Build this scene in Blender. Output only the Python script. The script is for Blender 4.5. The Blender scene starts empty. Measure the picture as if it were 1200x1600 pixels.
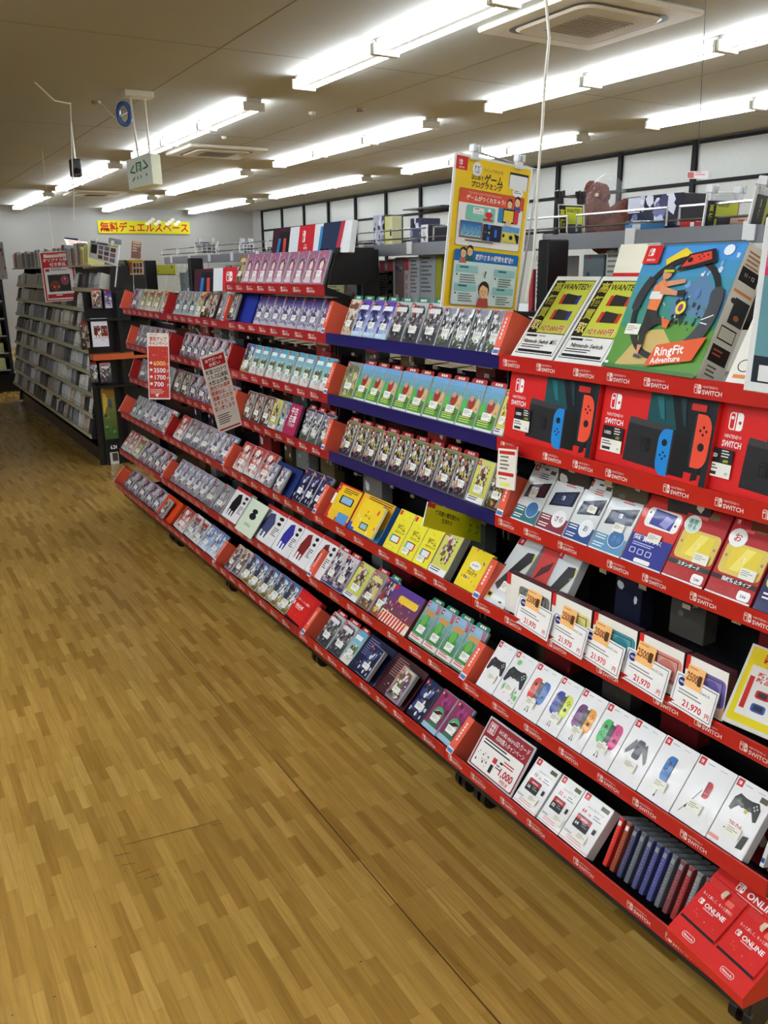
import bpy, math, random
import numpy as np
from mathutils import Matrix, Vector
PI = math.pi
S = bpy.context.scene
COL = S.collection

# ------------------------------------------------------------------ camera, world, exposure
CAMZ = 1.64
F = 1310.0
MR = np.array([[0.8570767, -0.152174, 0.4922018],
               [-0.51507454, -0.23297993, 0.82487488],
               [-0.01085137, -0.96050165, -0.27806262]])      # columns: camera right, down, forward
cam_d = bpy.data.cameras.new('camera')
cam_d.sensor_fit = 'VERTICAL'; cam_d.sensor_height = 36; cam_d.lens = F/1600*36
cam_d.clip_start = 0.05; cam_d.clip_end = 100
cam = bpy.data.objects.new('camera', cam_d); COL.objects.link(cam)
cam.matrix_world = Matrix(((MR[0,0], -MR[0,1], -MR[0,2], 0), (MR[1,0], -MR[1,1], -MR[1,2], 0),
                           (MR[2,0], -MR[2,1], -MR[2,2], CAMZ), (0,0,0,1)))
S.camera = cam
S.view_settings.view_transform = 'Standard'; S.view_settings.look = 'None'
S.view_settings.gamma = 1; S.view_settings.use_curve_mapping = False
S.view_settings.exposure = 0.45
TUBE = 24
wd = bpy.data.worlds.new('world'); S.world = wd; wd.use_nodes = True
wd.node_tree.nodes['Background'].inputs[0].default_value = (0.9, 0.95, 1, 1)
wd.node_tree.nodes['Background'].inputs[1].default_value = 0.05
S.cycles.max_bounces = 6; S.cycles.diffuse_bounces = 4; S.cycles.glossy_bounces = 3
S.cycles.use_denoising = True; S.cycles.caustics_reflective = False; S.cycles.caustics_refractive = False
HC = 1.45                       # ceiling above the camera
CEIL = CAMZ + HC

def ray(x, y):
    return MR @ np.array([(x-600)/F, (y-800)/F, 1.0])
def atX(x, y, X):               # point of the place seen at a photo position, at distance X from the camera across the aisle
    r = ray(x, y); r = r*X/r[0]; return Vector((X, r[1], CAMZ+r[2]))
def atY(x, y, Y):
    r = ray(x, y); r = r*Y/r[1]; return Vector((r[0], Y, CAMZ+r[2]))
def atZ(x, y, Z):
    r = ray(x, y); r = r*(Z-CAMZ)/r[2]; return Vector((r[0], r[1], Z))
def Ypx(px, X, Z):              # where along the shelf (X, Z) a photo column falls
    a = MR[:,0]; c = MR[:,2]; k = (px-600)/F     # (p.a)/(p.c)=k
    z = Z-CAMZ
    return -((a[0]-k*c[0])*X+(a[2]-k*c[2])*z)/(a[1]-k*c[1])
def proj(p):
    q = MR.T @ (np.array(p, float)-np.array([0,0,CAMZ]))
    return np.array([600+F*q[0]/q[2], 800+F*q[1]/q[2]])
def fit_rect(quad, X):          # real flat rectangle (TL,TR,BR,BL) whose centre lies at distance X
    quad = np.array(quad, float); c = quad.mean(0)
    r = ray(*c); P0 = r*X/r[0]+np.array([0,0,CAMZ])
    dist = np.linalg.norm(r*X/r[0])
    w = np.linalg.norm(quad[1]-quad[0])/F*dist; h = np.linalg.norm(quad[3]-quad[0])/F*dist
    p = np.array([-PI/4, 0, 0, w, h, 0, 0])
    def pts(p):
        Rm = np.array(Matrix.Rotation(p[0],3,'Z') @ Matrix.Rotation(p[1],3,'X') @ Matrix.Rotation(p[2],3,'Y'))
        C0 = P0+MR[:,0]*p[5]+MR[:,1]*p[6]
        return [C0+Rm@np.array([sx*p[3]/2,0,sz*p[4]/2]) for sx,sz in ((-1,1),(1,1),(1,-1),(-1,-1))], C0, Rm
    def res(p):
        return np.concatenate([proj(q) for q in pts(p)[0]])-quad.ravel()
    best = None
    for a0 in (-PI/2, -PI/4, -PI/8, -0.1):
        p = np.array([a0, 0, 0, w, h, 0, 0]); lam = 1.0
        e = res(p)
        for it in range(60):
            J = np.array([(res(p+np.eye(7)[i]*1e-5)-e)/1e-5 for i in range(7)]).T
            reg = np.diag([0,15,15,0,0,0,0])
            A_ = J.T@J+lam*np.diag(np.diag(J.T@J)+1e-6)+reg
            dp = np.linalg.solve(A_, -J.T@e-reg@p)
            e2 = res(p+dp)
            if e2@e2+15*(p+dp)[1:3]@(p+dp)[1:3] < e@e+15*p[1:3]@p[1:3]: p = p+dp; e = e2; lam *= 0.4
            else: lam *= 4
        sc = e@e
        if best is None or sc < best[0]: best = (sc, p)
    p = best[1]; _, C0, Rm = pts(p)
    return Vector(C0), Matrix(Rm.tolist()), p[3], p[4]

# ------------------------------------------------------------------ materials
def L(c):                       # sRGB 0-255 -> linear
    return tuple(((v/255)/12.92 if v/255 <= 0.04045 else ((v/255+0.055)/1.055)**2.4) for v in c)
def mat(name, color=None, rough=0.5, metal=0, coat=0, bump=0, bscale=40, var=0.06, emis=0, stretch=None, spec=0.5):
    m = bpy.data.materials.new(name); m.use_nodes = True; nt = m.node_tree; N = nt.nodes; K = nt.links
    b = N['Principled BSDF']; b.inputs['Roughness'].default_value = rough; b.inputs['Metallic'].default_value = metal
    b.inputs['Specular IOR Level'].default_value = spec
    tc = N.new('ShaderNodeTexCoord' if color is not None else 'ShaderNodeNewGeometry')
    nz = N.new('ShaderNodeTexNoise'); nz.inputs['Scale'].default_value = bscale*0.6; nz.inputs['Detail'].default_value = 2
    K.new(tc.outputs['Object' if color is not None else 'Position'], nz.inputs['Vector'])
    if color is None:
        a = N.new('ShaderNodeAttribute'); a.attribute_name = 'Col'; src = a.outputs['Color']
    else:
        a = N.new('ShaderNodeRGB'); a.outputs[0].default_value = (*L(color), 1); src = a.outputs[0]
    mr = N.new('ShaderNodeMapRange'); mr.inputs['To Min'].default_value = 1-var; mr.inputs['To Max'].default_value = 1+var
    K.new(nz.outputs['Fac'], mr.inputs['Value'])
    mx = N.new('ShaderNodeVectorMath'); mx.operation = 'SCALE'
    K.new(src, mx.inputs[0]); K.new(mr.outputs[0], mx.inputs['Scale']); K.new(mx.outputs[0], b.inputs['Base Color'])
    if coat:
        b.inputs['Coat Weight'].default_value = coat; b.inputs['Coat Roughness'].default_value = 0.05
    if bump:
        nb = N.new('ShaderNodeTexNoise'); nb.inputs['Scale'].default_value = bscale; nb.inputs['Detail'].default_value = 1.5
        if stretch:
            mp = N.new('ShaderNodeMapping'); mp.inputs['Scale'].default_value = stretch
            K.new(tc.outputs['Object' if color is not None else 'Position'], mp.inputs['Vector']); K.new(mp.outputs[0], nb.inputs['Vector'])
        else: K.new(tc.outputs['Object' if color is not None else 'Position'], nb.inputs['Vector'])
        bp = N.new('ShaderNodeBump'); bp.inputs['Strength'].default_value = bump; bp.inputs['Distance'].default_value = 0.01
        K.new(nb.outputs['Fac'], bp.inputs['Height'])
        K.new(bp.outputs[0], b.inputs['Coat Normal' if coat else 'Normal'])
    if emis:
        b.inputs['Emission Color'].default_value = (*L(color), 1); b.inputs['Emission Strength'].default_value = emis
    return m
PRINT = mat('printed_paper', rough=0.55, spec=0.25)
SATIN = mat('satin_plastic', rough=0.3)
FILM = mat('film_wrapped', rough=0.4, coat=0.75, bump=0.35, bscale=32, stretch=(1,1,0.5), spec=0.25)
CARD = mat('glossy_card', rough=0.4, coat=0.22, bump=0.05, bscale=18, spec=0.25)
METAL = mat('chrome_wire', (210,210,212), 0.25, 1)
TUBEM = mat('lit_tube', (240,247,255), 0.4, emis=TUBE)

# ------------------------------------------------------------------ mesh building
class Mb:
    def __init__(s): s.v = []; s.f = []; s.c = []
    def face(s, pts, col):
        n = len(s.v); s.v += [tuple(p) for p in pts]; s.c += [col]*len(pts); s.f.append(tuple(range(n, n+len(pts))))
    def tris(s, pts, faces, col):
        n = len(s.v); s.v += [tuple(p) for p in pts]; s.c += [col]*len(pts); s.f += [tuple(i+n for i in f) for f in faces]
    def box(s, x0, y0, z0, x1, y1, z1, col, ch=0.0, M=None):
        ch = min(ch, (x1-x0)*.4, (y1-y0)*.4, (z1-z0)*.4)
        X, Y, Z = (x0,x1), (y0,y1), (z0,z1); col = L(col)
        pts = []; idx = {}
        for i in (0,1):
            for j in (0,1):
                for k in (0,1):
                    dx = ch*(1-2*i); dy = ch*(1-2*j); dz = ch*(1-2*k)
                    if ch == 0:
                        idx[i,j,k] = [len(pts)]*3; pts.append((X[i],Y[j],Z[k])); continue
                    idx[i,j,k] = [len(pts), len(pts)+1, len(pts)+2]
                    pts += [(X[i],Y[j]+dy,Z[k]+dz), (X[i]+dx,Y[j],Z[k]+dz), (X[i]+dx,Y[j]+dy,Z[k])]
        fs = []
        for i in (0,1):
            fs.append([idx[i,0,0][0],idx[i,1,0][0],idx[i,1,1][0],idx[i,0,1][0]])
            fs.append([idx[0,i,0][1],idx[1,i,0][1],idx[1,i,1][1],idx[0,i,1][1]])
            fs.append([idx[0,0,i][2],idx[1,0,i][2],idx[1,1,i][2],idx[0,1,i][2]])
        if ch:
            for i in (0,1):
                for j in (0,1):
                    fs.append([idx[i,j,0][0],idx[i,j,0][1],idx[i,j,1][1],idx[i,j,1][0]])
                    fs.append([idx[i,0,j][0],idx[i,0,j][2],idx[i,1,j][2],idx[i,1,j][0]])
                    fs.append([idx[0,i,j][1],idx[0,i,j][2],idx[1,i,j][2],idx[1,i,j][1]])
                    for k in (0,1): fs.append(idx[i,j,k])
        if M is not None: pts = [M @ Vector(p) for p in pts]
        s.tris(pts, fs, col)
    def tube(s, path, r, col, n=6, close=False):
        col = L(col); path = [Vector(p) for p in path]; rings = []; m = len(path)
        for i, p in enumerate(path):
            a = path[i-1] if (i or close) else p; b = path[(i+1) % m] if (i < m-1 or close) else p
            d = (b-a).normalized(); u = d.orthogonal().normalized()
            if rings:
                u = (pu-d*pu.dot(d)).normalized()
            w = d.cross(u); pu = u
            rr = r[i] if isinstance(r, (list, tuple)) else r
            rings.append([p+(u*math.cos(t*2*PI/n)+w*math.sin(t*2*PI/n))*rr for t in range(n)])
        pts = [q for g in rings for q in g]; fs = []
        for i in range(m if close else m-1):
            j = (i+1) % m
            for t in range(n):
                t2 = (t+1) % n; fs.append((i*n+t, i*n+t2, j*n+t2, j*n+t))
        if not close: fs += [tuple(range(n)), tuple((m-1)*n+t for t in range(n))]
        s.tris(pts, fs, col)
    def prism(s, prof, axis, a, b, col):     # profile extruded along an axis ('x' or 'y'), prof in the other two
        col = L(col)
        def P(u, v, t): return (t,u,v) if axis == 'x' else (u,t,v)
        n = len(prof); pts = [P(u,v,a) for u,v in prof]+[P(u,v,b) for u,v in prof]
        fs = [tuple(range(n)), tuple(range(n,2*n))]+[(i,(i+1)%n,(i+1)%n+n,i+n) for i in range(n)]
        s.tris(pts, fs, col)
    def mesh(s, name, m):
        me = bpy.data.meshes.new(name); me.from_pydata(s.v, [], s.f)
        a = me.color_attributes.new('Col', 'FLOAT_COLOR', 'POINT')
        arr = np.ones((len(s.v), 4), np.float32)
        if s.v: arr[:, :3] = np.array(s.c, np.float32)
        a.data.foreach_set('color', arr.ravel()); me.materials.append(m); me.update()
        return me
def link(name, me, parent=None, loc=None, M=None):
    o = bpy.data.objects.new(name, me); COL.objects.link(o)
    if parent: o.parent = parent
    if M is not None: o.matrix_basis = M
    elif loc is not None: o.location = loc
    return o
def obj(name, mb, m, parent=None, loc=None, M=None): return link(name, mb.mesh(name, m), parent, loc, M)
def tag(o, label, cat, group=None):
    o['label'] = label; o['category'] = cat
    if group: o['group'] = group
    return o
def thing(name, label, cat, loc=(0,0,0), group=None, M=None):
    o = bpy.data.objects.new(name, None); COL.objects.link(o); o.empty_display_size = 0.05
    if M is not None: o.matrix_basis = M
    else: o.location = loc
    return tag(o, label, cat, group)
def struct(o): o['kind'] = 'structure'; return o

# ------------------------------------------------------------------ printed artwork (flat inks on a panel, u across, v up)
_tc = {}
def tmesh(s, bold):
    if (s, bold) not in _tc:
        c = bpy.data.curves.new('t', 'FONT'); c.body = s; c.resolution_u = 1 if len(s) > 6 else 2; c.offset = 0.022 if bold else 0
        o = bpy.data.objects.new('t', c); m = bpy.data.meshes.new_from_object(o)
        v = np.array([x.co[:2] for x in m.vertices]) if len(m.vertices) else np.zeros((0,2))
        f = [tuple(p.vertices) for p in m.polygons]
        bpy.data.objects.remove(o); bpy.data.curves.remove(c); bpy.data.meshes.remove(m)
        _tc[s, bold] = (v, f)
    return _tc[s, bold]
class Art(Mb):
    def __init__(s, w, h, bg=None, T=None, d0=0.0006):
        super().__init__(); s.w = w; s.h = h; s.d = d0; s.T = T
        if bg is not None: s.rect(0, 0, w, h, bg)
    def P(s, u, v):
        p = (u, -s.d, v); return tuple(s.T @ Vector(p)) if s.T is not None else p
    def poly(s, pts, col): s.face([s.P(*p) for p in pts], L(col)); s.d += 4e-5
    def rect(s, x0, y0, x1, y1, col): s.poly([(x0,y0),(x1,y0),(x1,y1),(x0,y1)], col)
    def ell(s, x, y, rx, ry, col, n=14, rot=0):
        s.poly([(x+rx*math.cos(t)*math.cos(rot)-ry*math.sin(t)*math.sin(rot), y+rx*math.cos(t)*math.sin(rot)+ry*math.sin(t)*math.cos(rot))
                for t in [2*PI*i/n for i in range(n)]], col)
    def rr(s, x0, y0, x1, y1, r, col, n=4):
        pts = []
        for cx, cy, a in ((x1-r,y1-r,0),(x0+r,y1-r,PI/2),(x0+r,y0+r,PI),(x1-r,y0+r,1.5*PI)):
            pts += [(cx+r*math.cos(a+i*PI/2/n), cy+r*math.sin(a+i*PI/2/n)) for i in range(n+1)]
        s.poly(pts, col)
    def line(s, x0, y0, x1, y1, t, col):
        dx, dy = x1-x0, y1-y0; l = math.hypot(dx, dy) or 1; nx, ny = -dy/l*t/2, dx/l*t/2
        s.poly([(x0+nx,y0+ny),(x0-nx,y0-ny),(x1-nx,y1-ny),(x1+nx,y1+ny)], col)
    def text(s, t, x, y, h, col, bold=False, maxw=None, al='l', rot=0, vert=False):
        if vert:
            for i, ch in enumerate(t): s.text(ch, x, y-i*h*1.15, h, col, bold, al='c')
            return
        v, f = tmesh(t, bold)
        if not len(v): return
        k = h/0.78; w = v[:,0].max()*k; kx = k
        if maxw and w > maxw: kx = k*maxw/w; w = maxw
        off = 0 if al == 'l' else (-w/2 if al == 'c' else -w)
        c, sn = math.cos(rot), math.sin(rot); pts = []
        for a, b in v:
            u = a*kx+off; q = b*k; pts.append(s.P(x+u*c-q*sn, y+u*sn+q*c))
        s.tris(pts, f, L(col)); s.d += 4e-5
    def bars(s, x, y, w, n, lh, col, seed=1):      # unreadable small print
        rn = random.Random(seed)
        for i in range(n): s.rect(x, y-i*lh, x+w*rn.uniform(.55,1), y-i*lh+lh*.42, col)
    def icon(s, x, y, a, col, bg):                  # console maker's two-controller mark, a = height
        w = a*.42
        s.rr(x, y, x+w, y+a, a*.2, col); s.rr(x+a*.07, y+a*.07, x+w-a*.06, y+a*.93, a*.14, bg)
        s.rect(x+w-a*.07, y, x+w, y+a, col); s.ell(x+w*.47, y+a*.68, a*.1, a*.1, col, 8)
        s.rr(x+w+a*.08, y, x+2*w+a*.08, y+a, a*.2, col); s.rect(x+w+a*.08, y, x+w+a*.2, y+a, col)
        s.ell(x+w*1.55+a*.08, y+a*.45, a*.1, a*.1, bg, 8)
    def badge(s, x, y, a, red=(216,30,40)):         # red square badge
        s.rect(x, y, x+a, y+a, red); s.icon(x+a*.28, y+a*.4, a*.45, (255,255,255), red)
        s.text('NINTENDO', x+a/2, y+a*.24, a*.08, (255,255,255), al='c', maxw=a*.7); s.text('SWITCH', x+a/2, y+a*.08, a*.12, (255,255,255), True, al='c', maxw=a*.7)
    def blobs(s, pal, n, seed, a=.08, b=.3, box=None):
        rn = random.Random(seed); x0,y0,x1,y1 = box or (0,0,s.w,s.h)
        m = min(x1-x0, y1-y0)
        for i in range(n):
            r = rn.uniform(a, b)*m; cx = rn.uniform(x0+r*.25, x1-r*.25); cy = rn.uniform(y0+r*.3, y1-r*.3)
            k = rn.choice((4,5,6,7)); ph = rn.uniform(0, 6.28); sq = rn.uniform(.45,1)
            pts = [(cx+r*sq*math.cos(ph+2*PI*j/k)*rn.uniform(.6,1), cy+r*math.sin(ph+2*PI*j/k)*rn.uniform(.6,1)) for j in range(k)]
            s.poly([(min(max(u,x0),x1), min(max(v,y0),y1)) for u,v in pts], rn.choice(pal))
    def grad(s, c0, c1, box=None, n=8):
        x0,y0,x1,y1 = box or (0,0,s.w,s.h)
        for i in range(n):
            t = i/(n-1); s.rect(x0, y0+(y1-y0)*i/n, x1, y0+(y1-y0)*(i+1)/n, tuple(c0[k]+(c1[k]-c0[k])*t for k in range(3)))
W = (245,245,245); K = (25,25,28)
def controller(A, x, y, w, col, col2=(60,60,64)):   # a game pad seen from the front
    h = w*.62
    A.poly([(x-.5*w,y-.42*h),(x-.40*w,y-.5*h),(x-.24*w,y-.1*h),(x+.24*w,y-.1*h),(x+.40*w,y-.5*h),(x+.5*w,y-.42*h),(x+.47*w,y+.2*h),(x+.34*w,y+.5*h),(x+.1*w,y+.42*h),(x-.1*w,y+.42*h),(x-.34*w,y+.5*h),(x-.47*w,y+.2*h)], col)
    for dx, dy in ((-.28,.2),(.13,-.02)): A.ell(x+dx*w, y+dy*h, w*.075, w*.075, col2, 10)
    A.rect(x-.2*w, y-.06*h, x-.04*w, y+.0*h, col2); A.rect(x-.15*w, y-.14*h, x-.09*w, y+.08*h, col2)
    for dx, dy in ((.3,.32),(.3,.08),(.24,.2),(.36,.2)): A.ell(x+dx*w, y+dy*h, w*.032, w*.032, (190,190,190), 6)
def joycon(A, x, y, h, col, right=False, rot=0):
    w = h*.36; dx = 1 if right else -1
    def R(u, v): return (x+u*math.cos(rot)-v*math.sin(rot), y+u*math.sin(rot)+v*math.cos(rot))
    pts = [(0,-h/2),(0,h/2)]
    for i in range(6): a = PI/2-i*PI/10; pts.append((dx*(w*.45+w*.55*math.cos(a)), h*.22+h*.28*math.sin(a)))
    for i in range(6): a = -i*PI/10; pts.append((dx*(w*.45+w*.55*math.cos(a)), -h*.22+h*.28*math.sin(a)))
    A.poly([R(-dx*w*.12,-h*.47),R(-dx*w*.12,h*.47),R(0,h*.47),R(0,-h*.47)], (50,50,54))
    A.poly([R(*p) for p in pts], col)
    sy = h*.2 if not right else -h*.1; by = -h*.08 if not right else h*.2
    u, v = R(dx*w*.5, sy); A.ell(u, v, w*.22, w*.22, (35,35,38), 10)
    for a, b in ((0,.16),(0,-.16),(.16,0),(-.16,0)):
        u, v = R(dx*w*.5+a*w*1.2, by+b*w*1.2); A.ell(u, v, w*.08, w*.08, (30,30,34), 6)

# ------------------------------------------------------------------ cover designs
G = dict
COV = {
 'beige': G(g=((205,190,165),(225,215,195)), pal=[(150,110,80),(190,90,60),(230,225,215),(110,90,80)], n=12, t=(120,80,60)),
 'bluepurple': G(g=((190,215,235),(95,70,175)), pal=[(220,230,245),(60,70,160),(30,40,90),(150,180,230)], n=12, t=(240,245,255), bot=(190,215,235)),
 'greymonster': G(g=((60,60,66),(190,195,205)), pal=[(90,85,85),(150,60,50),(215,218,225),(50,55,65),(120,120,130)], n=26, t=(225,225,230)),
 'swirl': G(g=((70,75,75),(60,62,90)), pal=[(225,228,230),(40,40,45),(110,130,90),(150,150,170),(240,240,240)], n=26),
 'meadow': G(g=((70,140,55),(120,175,225)), pal=[(240,200,80),(150,60,50),(120,200,90),(200,180,140)], n=9, box=(.1,.35,.95,.9), meadow=1),
 'clearyellow': G(g=((140,160,60),(150,150,150)), pal=[(200,200,120),(110,120,80),(160,120,140),(210,210,210)], n=12),
 'jungle': G(g=((70,60,75),(120,130,70)), pal=[(60,35,35),(185,175,70),(190,140,110),(40,38,45),(130,120,130),(200,200,200),(90,60,110)], n=34),
 'yellowframe': G(g=((205,205,90),(215,215,110)), pal=[(60,50,50),(150,70,80),(225,225,225),(120,110,60)], n=16, box=(.2,.22,.8,.9), botw=1),
 'darkcrowd': G(g=((60,60,50),(90,90,70)), pal=[(170,140,110),(70,90,60),(190,180,60),(30,30,32),(130,60,50)], n=30),
 'orangepink': G(g=((150,120,150),(200,190,170)), pal=[(190,120,90),(90,70,120),(230,230,225),(130,90,60),(80,120,80)], n=22, tab=1),
 'whitecrowd': G(g=((160,150,170),(215,210,215)), pal=[(130,40,50),(100,90,120),(235,235,235),(170,140,130),(60,50,70)], n=26, bot=(70,60,120)),
 'goldhair': G(g=((120,95,70),(150,130,110)), pal=[(225,200,120),(60,50,40),(200,180,140)], n=12, t=(225,215,150)),
 'nightparty': G(g=((150,80,60),(70,60,130)), pal=[(230,190,80),(180,60,60),(60,50,110),(210,210,220),(90,130,80)], n=22),
 'island': G(g=((60,130,70),(150,190,225)), pal=[(90,170,90),(50,110,60),(225,225,215),(120,160,200)], n=8, island=1),
 'navy': G(g=((20,24,60),(35,40,90)), pal=[(90,100,160),(220,220,230),(20,20,35),(60,70,130)], n=14),
 'magenta': G(g=((120,40,90),(150,50,100)), pal=[(230,200,190),(80,160,110),(60,40,50),(200,190,120)], n=8, duo=1),
 'pink': G(g=((190,110,140),(165,110,150)), pal=[(235,225,230),(200,150,160),(120,80,90),(240,240,240)], n=12, face=1),
 'skyblue': G(g=((225,215,205),(90,175,205)), pal=[(235,240,245),(160,90,80),(90,150,90),(200,190,180)], n=12, box=(.1,.1,.95,.6), t=(240,250,255)),
 'darkbrown': G(g=((50,42,40),(110,95,80)), pal=[(170,150,110),(60,50,60),(190,185,180),(120,80,50)], n=20),
 'violet': G(g=((200,195,205),(70,55,130)), pal=[(225,225,235),(120,110,170),(90,80,120),(160,150,190)], n=18, box=(.05,.05,.95,.7)),
 'bluefield': G(g=((215,190,90),(70,110,180)), pal=[(235,240,245),(90,110,80),(200,160,60),(60,60,90)], n=14, bot=(120,95,60)),
 'snowblue': G(g=((150,130,140),(150,160,185)), pal=[(225,225,235),(120,90,110),(90,110,160),(200,190,190)], n=22),
 'greyclear': G(g=((120,122,128),(150,152,158)), pal=[(200,202,208),(90,92,98),(170,160,165),(130,110,130)], n=16),
 'lilac': G(g=((120,95,120),(160,150,175)), pal=[(215,210,225),(90,70,100),(190,120,120),(60,60,70)], n=20),
 'cream': G(g=((215,210,190),(205,210,150)), pal=[(235,235,225),(190,190,120),(200,160,130),(150,160,120)], n=12, t=(190,80,70)),
 'redwhite': G(g=((220,215,212),(190,60,55)), pal=[(235,235,235),(190,60,60),(120,110,110),(220,150,140)], n=10),
 'aqua': G(g=((170,190,190),(130,170,190)), pal=[(225,235,235),(90,130,140),(190,180,160),(60,80,100)], n=14),
 'whiteart': G(g=((225,222,218),(235,232,228)), pal=[(200,160,150),(120,110,110),(230,200,120),(160,170,190)], n=12, t=(190,50,50)),
 'bluebox': G(g=((215,220,232),(90,130,200)), pal=[(235,240,245),(90,110,170),(170,190,225),(120,100,140)], n=12),
}
def draw_cover(A, kind, w, h):
    c = COV[kind]; sd = sum(map(ord, kind))
    A.grad(*c['g'], box=(0,0,w,h))
    b = c.get('box', (.03,.05,.97,.93)); bx = (b[0]*w,b[1]*h,b[2]*w,b[3]*h)
    if c.get('meadow'):
        A.poly([(0,0),(w,0),(w,.3*h),(.6*w,.42*h),(.3*w,.36*h),(0,.45*h)], (75,150,55)); A.poly([(0,.3*h),(.3*w,.36*h),(.25*w,.6*h),(0,.62*h)], (90,185,80))
        A.poly([(.6*w,.4*h),(w,.34*h),(w,.62*h),(.85*w,.7*h)], (215,190,130)); A.blobs([(205,150,110),(190,110,80),(230,215,160)],7,sd+3,.06,.12,(.3*w,.4*h,.95*w,.75*h))
        A.ell(.55*w,.55*h,.2*w,.15*h,(165,50,48)); A.ell(.5*w,.66*h,.12*w,.07*h,(205,160,130))
        A.rect(.1*w,.2*h,.9*w,.26*h,(110,85,40)); A.rect(0,0,w,.05*h,(235,235,240)); A.bars(.1*w,.2*h,.7*w,3,.05*h,(215,225,120),5)
        A.blobs([(150,110,190),(120,170,220),(235,225,120)],6,sd,.05,.12,(.1*w,.7*h,.95*w,.97*h)); return
    if c.get('island'):
        A.ell(.45*w,.42*h,.33*w,.28*h,(70,150,70)); A.ell(.4*w,.55*h,.2*w,.14*h,(110,180,80)); A.rect(.68*w,.5*h,.74*w,.8*h,(130,170,200))
        A.blobs(c['pal'],8,sd,.05,.12,(.05*w,.2*h,.95*w,.5*h)); A.rr(.15*w,.68*h,.85*w,.8*h,.03*w,(205,150,90)); A.rect(0,.03*h,w,.16*h,(235,215,215)); A.bars(.1*w,.13*h,.8*w,2,.045*h,(190,60,70),3)
        for i in range(3): A.poly([(.7*w+i*.1*w,h),(.75*w+i*.1*w,h),(.9*w+i*.05*w,.78*h),(.86*w+i*.05*w,.78*h)],(200,60,60))
    elif c.get('duo'):
        A.blobs([(170,70,130),(100,30,80)],8,sd,.1,.25,(0,.5*h,w,h)); A.ell(.5*w,.42*h,.33*w,.2*h,(80,165,110)); A.ell(.5*w,.38*h,.25*w,.15*h,(228,190,170))
        A.poly([(.15*w,.05*h),(.9*w,.02*h),(.8*w,.3*h),(.3*w,.28*h)],(60,110,80)); A.poly([(.2*w,.42*h),(.4*w,.38*h),(.8*w,.5*h),(.5*w,.52*h)],(40,30,40)); A.rect(0,0,w,.12*h,(150,190,210))
    elif c.get('face'):
        A.ell(.5*w,.62*h,.3*w,.16*h,(70,45,60)); A.ell(.5*w,.57*h,.2*w,.13*h,(235,215,210)); A.poly([(.1*w,.05*h),(.9*w,.05*h),(.7*w,.42*h),(.3*w,.42*h)],(225,215,222)); A.blobs(c['pal'],8,sd,.05,.12,bx)
    else: A.blobs(c['pal'], c['n'], sd, .18, .4, bx); A.blobs(c['pal']+[(228,228,230),(44,42,46),(150,145,150)], int(c['n']*2.2), sd+1, .05, .15, bx)
    if c.get('t'): A.rr(.14*w,.74*h,.86*w,.86*h,.02*w,c['t'])
    if c.get('bot'): A.rect(0,.02*h,w,.13*h,c['bot']); A.bars(.08*w,.1*h,.8*w,2,.04*h,(240,240,245),4)
    if c.get('botw'): A.rect(0,0,w,.15*h,(238,238,240)); A.bars(.08*w,.11*h,.85*w,2,.05*h,(30,30,60),4)
    A.rect(.04*w,.86*h,.2*w,.97*h,(205,30,40)); A.icon(.08*w,.89*h,.05*h,W,(205,30,40))
_cache = {}
def cached(key, fn):
    if key not in _cache: _cache[key] = fn()
    return _cache[key]
def case_parts(kind, w, h, tab, dep, sticker=True, black=False):
    def body():
        m = Mb(); m.box(-w/2,0,0,w/2,dep,h,(40,40,44) if black else (168,172,176),.0025)
        m.box(-w/2-.0004,dep*.45,.001,w/2+.0004,dep*.55,h+.0004,(110,114,118)); return m.mesh('game_case', SATIN)
    def cov():
        A = Art(w, h, None, Matrix.Translation((-w/2+.002,0,.002)) @ Matrix.Diagonal((1-.004/w,1,1-.004/h,1))); draw_cover(A, kind, w, h); return A.mesh('cover', FILM)
    def stk():
        A = Art(w*.5, h*.17, None, Matrix.Translation((-w*.22,0,h*.24)), .004); A.rr(0,0,A.w,A.h,.002,(236,238,232)); A.bars(A.w*.08,A.h*.74,A.w*.75,3,A.h*.17,(168,172,170),8); A.text('円',A.w*.8,A.h*.1,A.h*.22,K); return A.mesh('price_sticker', PRINT)
    def tb():
        A = Art(w*.86, .016, None, Matrix.Translation((-w*.4,.003,h-.001)), 0); A.poly([(0,0),(A.w,0),(A.w,.011),(A.w-.006,.016),(.006,.016),(0,.011)], {'r':(176,34,40),'g':(20,120,92),'p':(110,40,130)}[tab])
        for i in range(3): A.rr(A.w*(.28+.16*i),.004,A.w*(.4+.16*i),.012,.001,(235,225,220))
        return A.mesh('stock_tab', SATIN)
    p = [cached(('body',w,h,dep,black), body), cached(('cov',kind,w,h), cov)]
    p.append(cached(('stk',w,h), stk) if sticker else None)
    p.append(cached(('tab',w,h,tab), tb) if tab else None)
    return p

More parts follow.
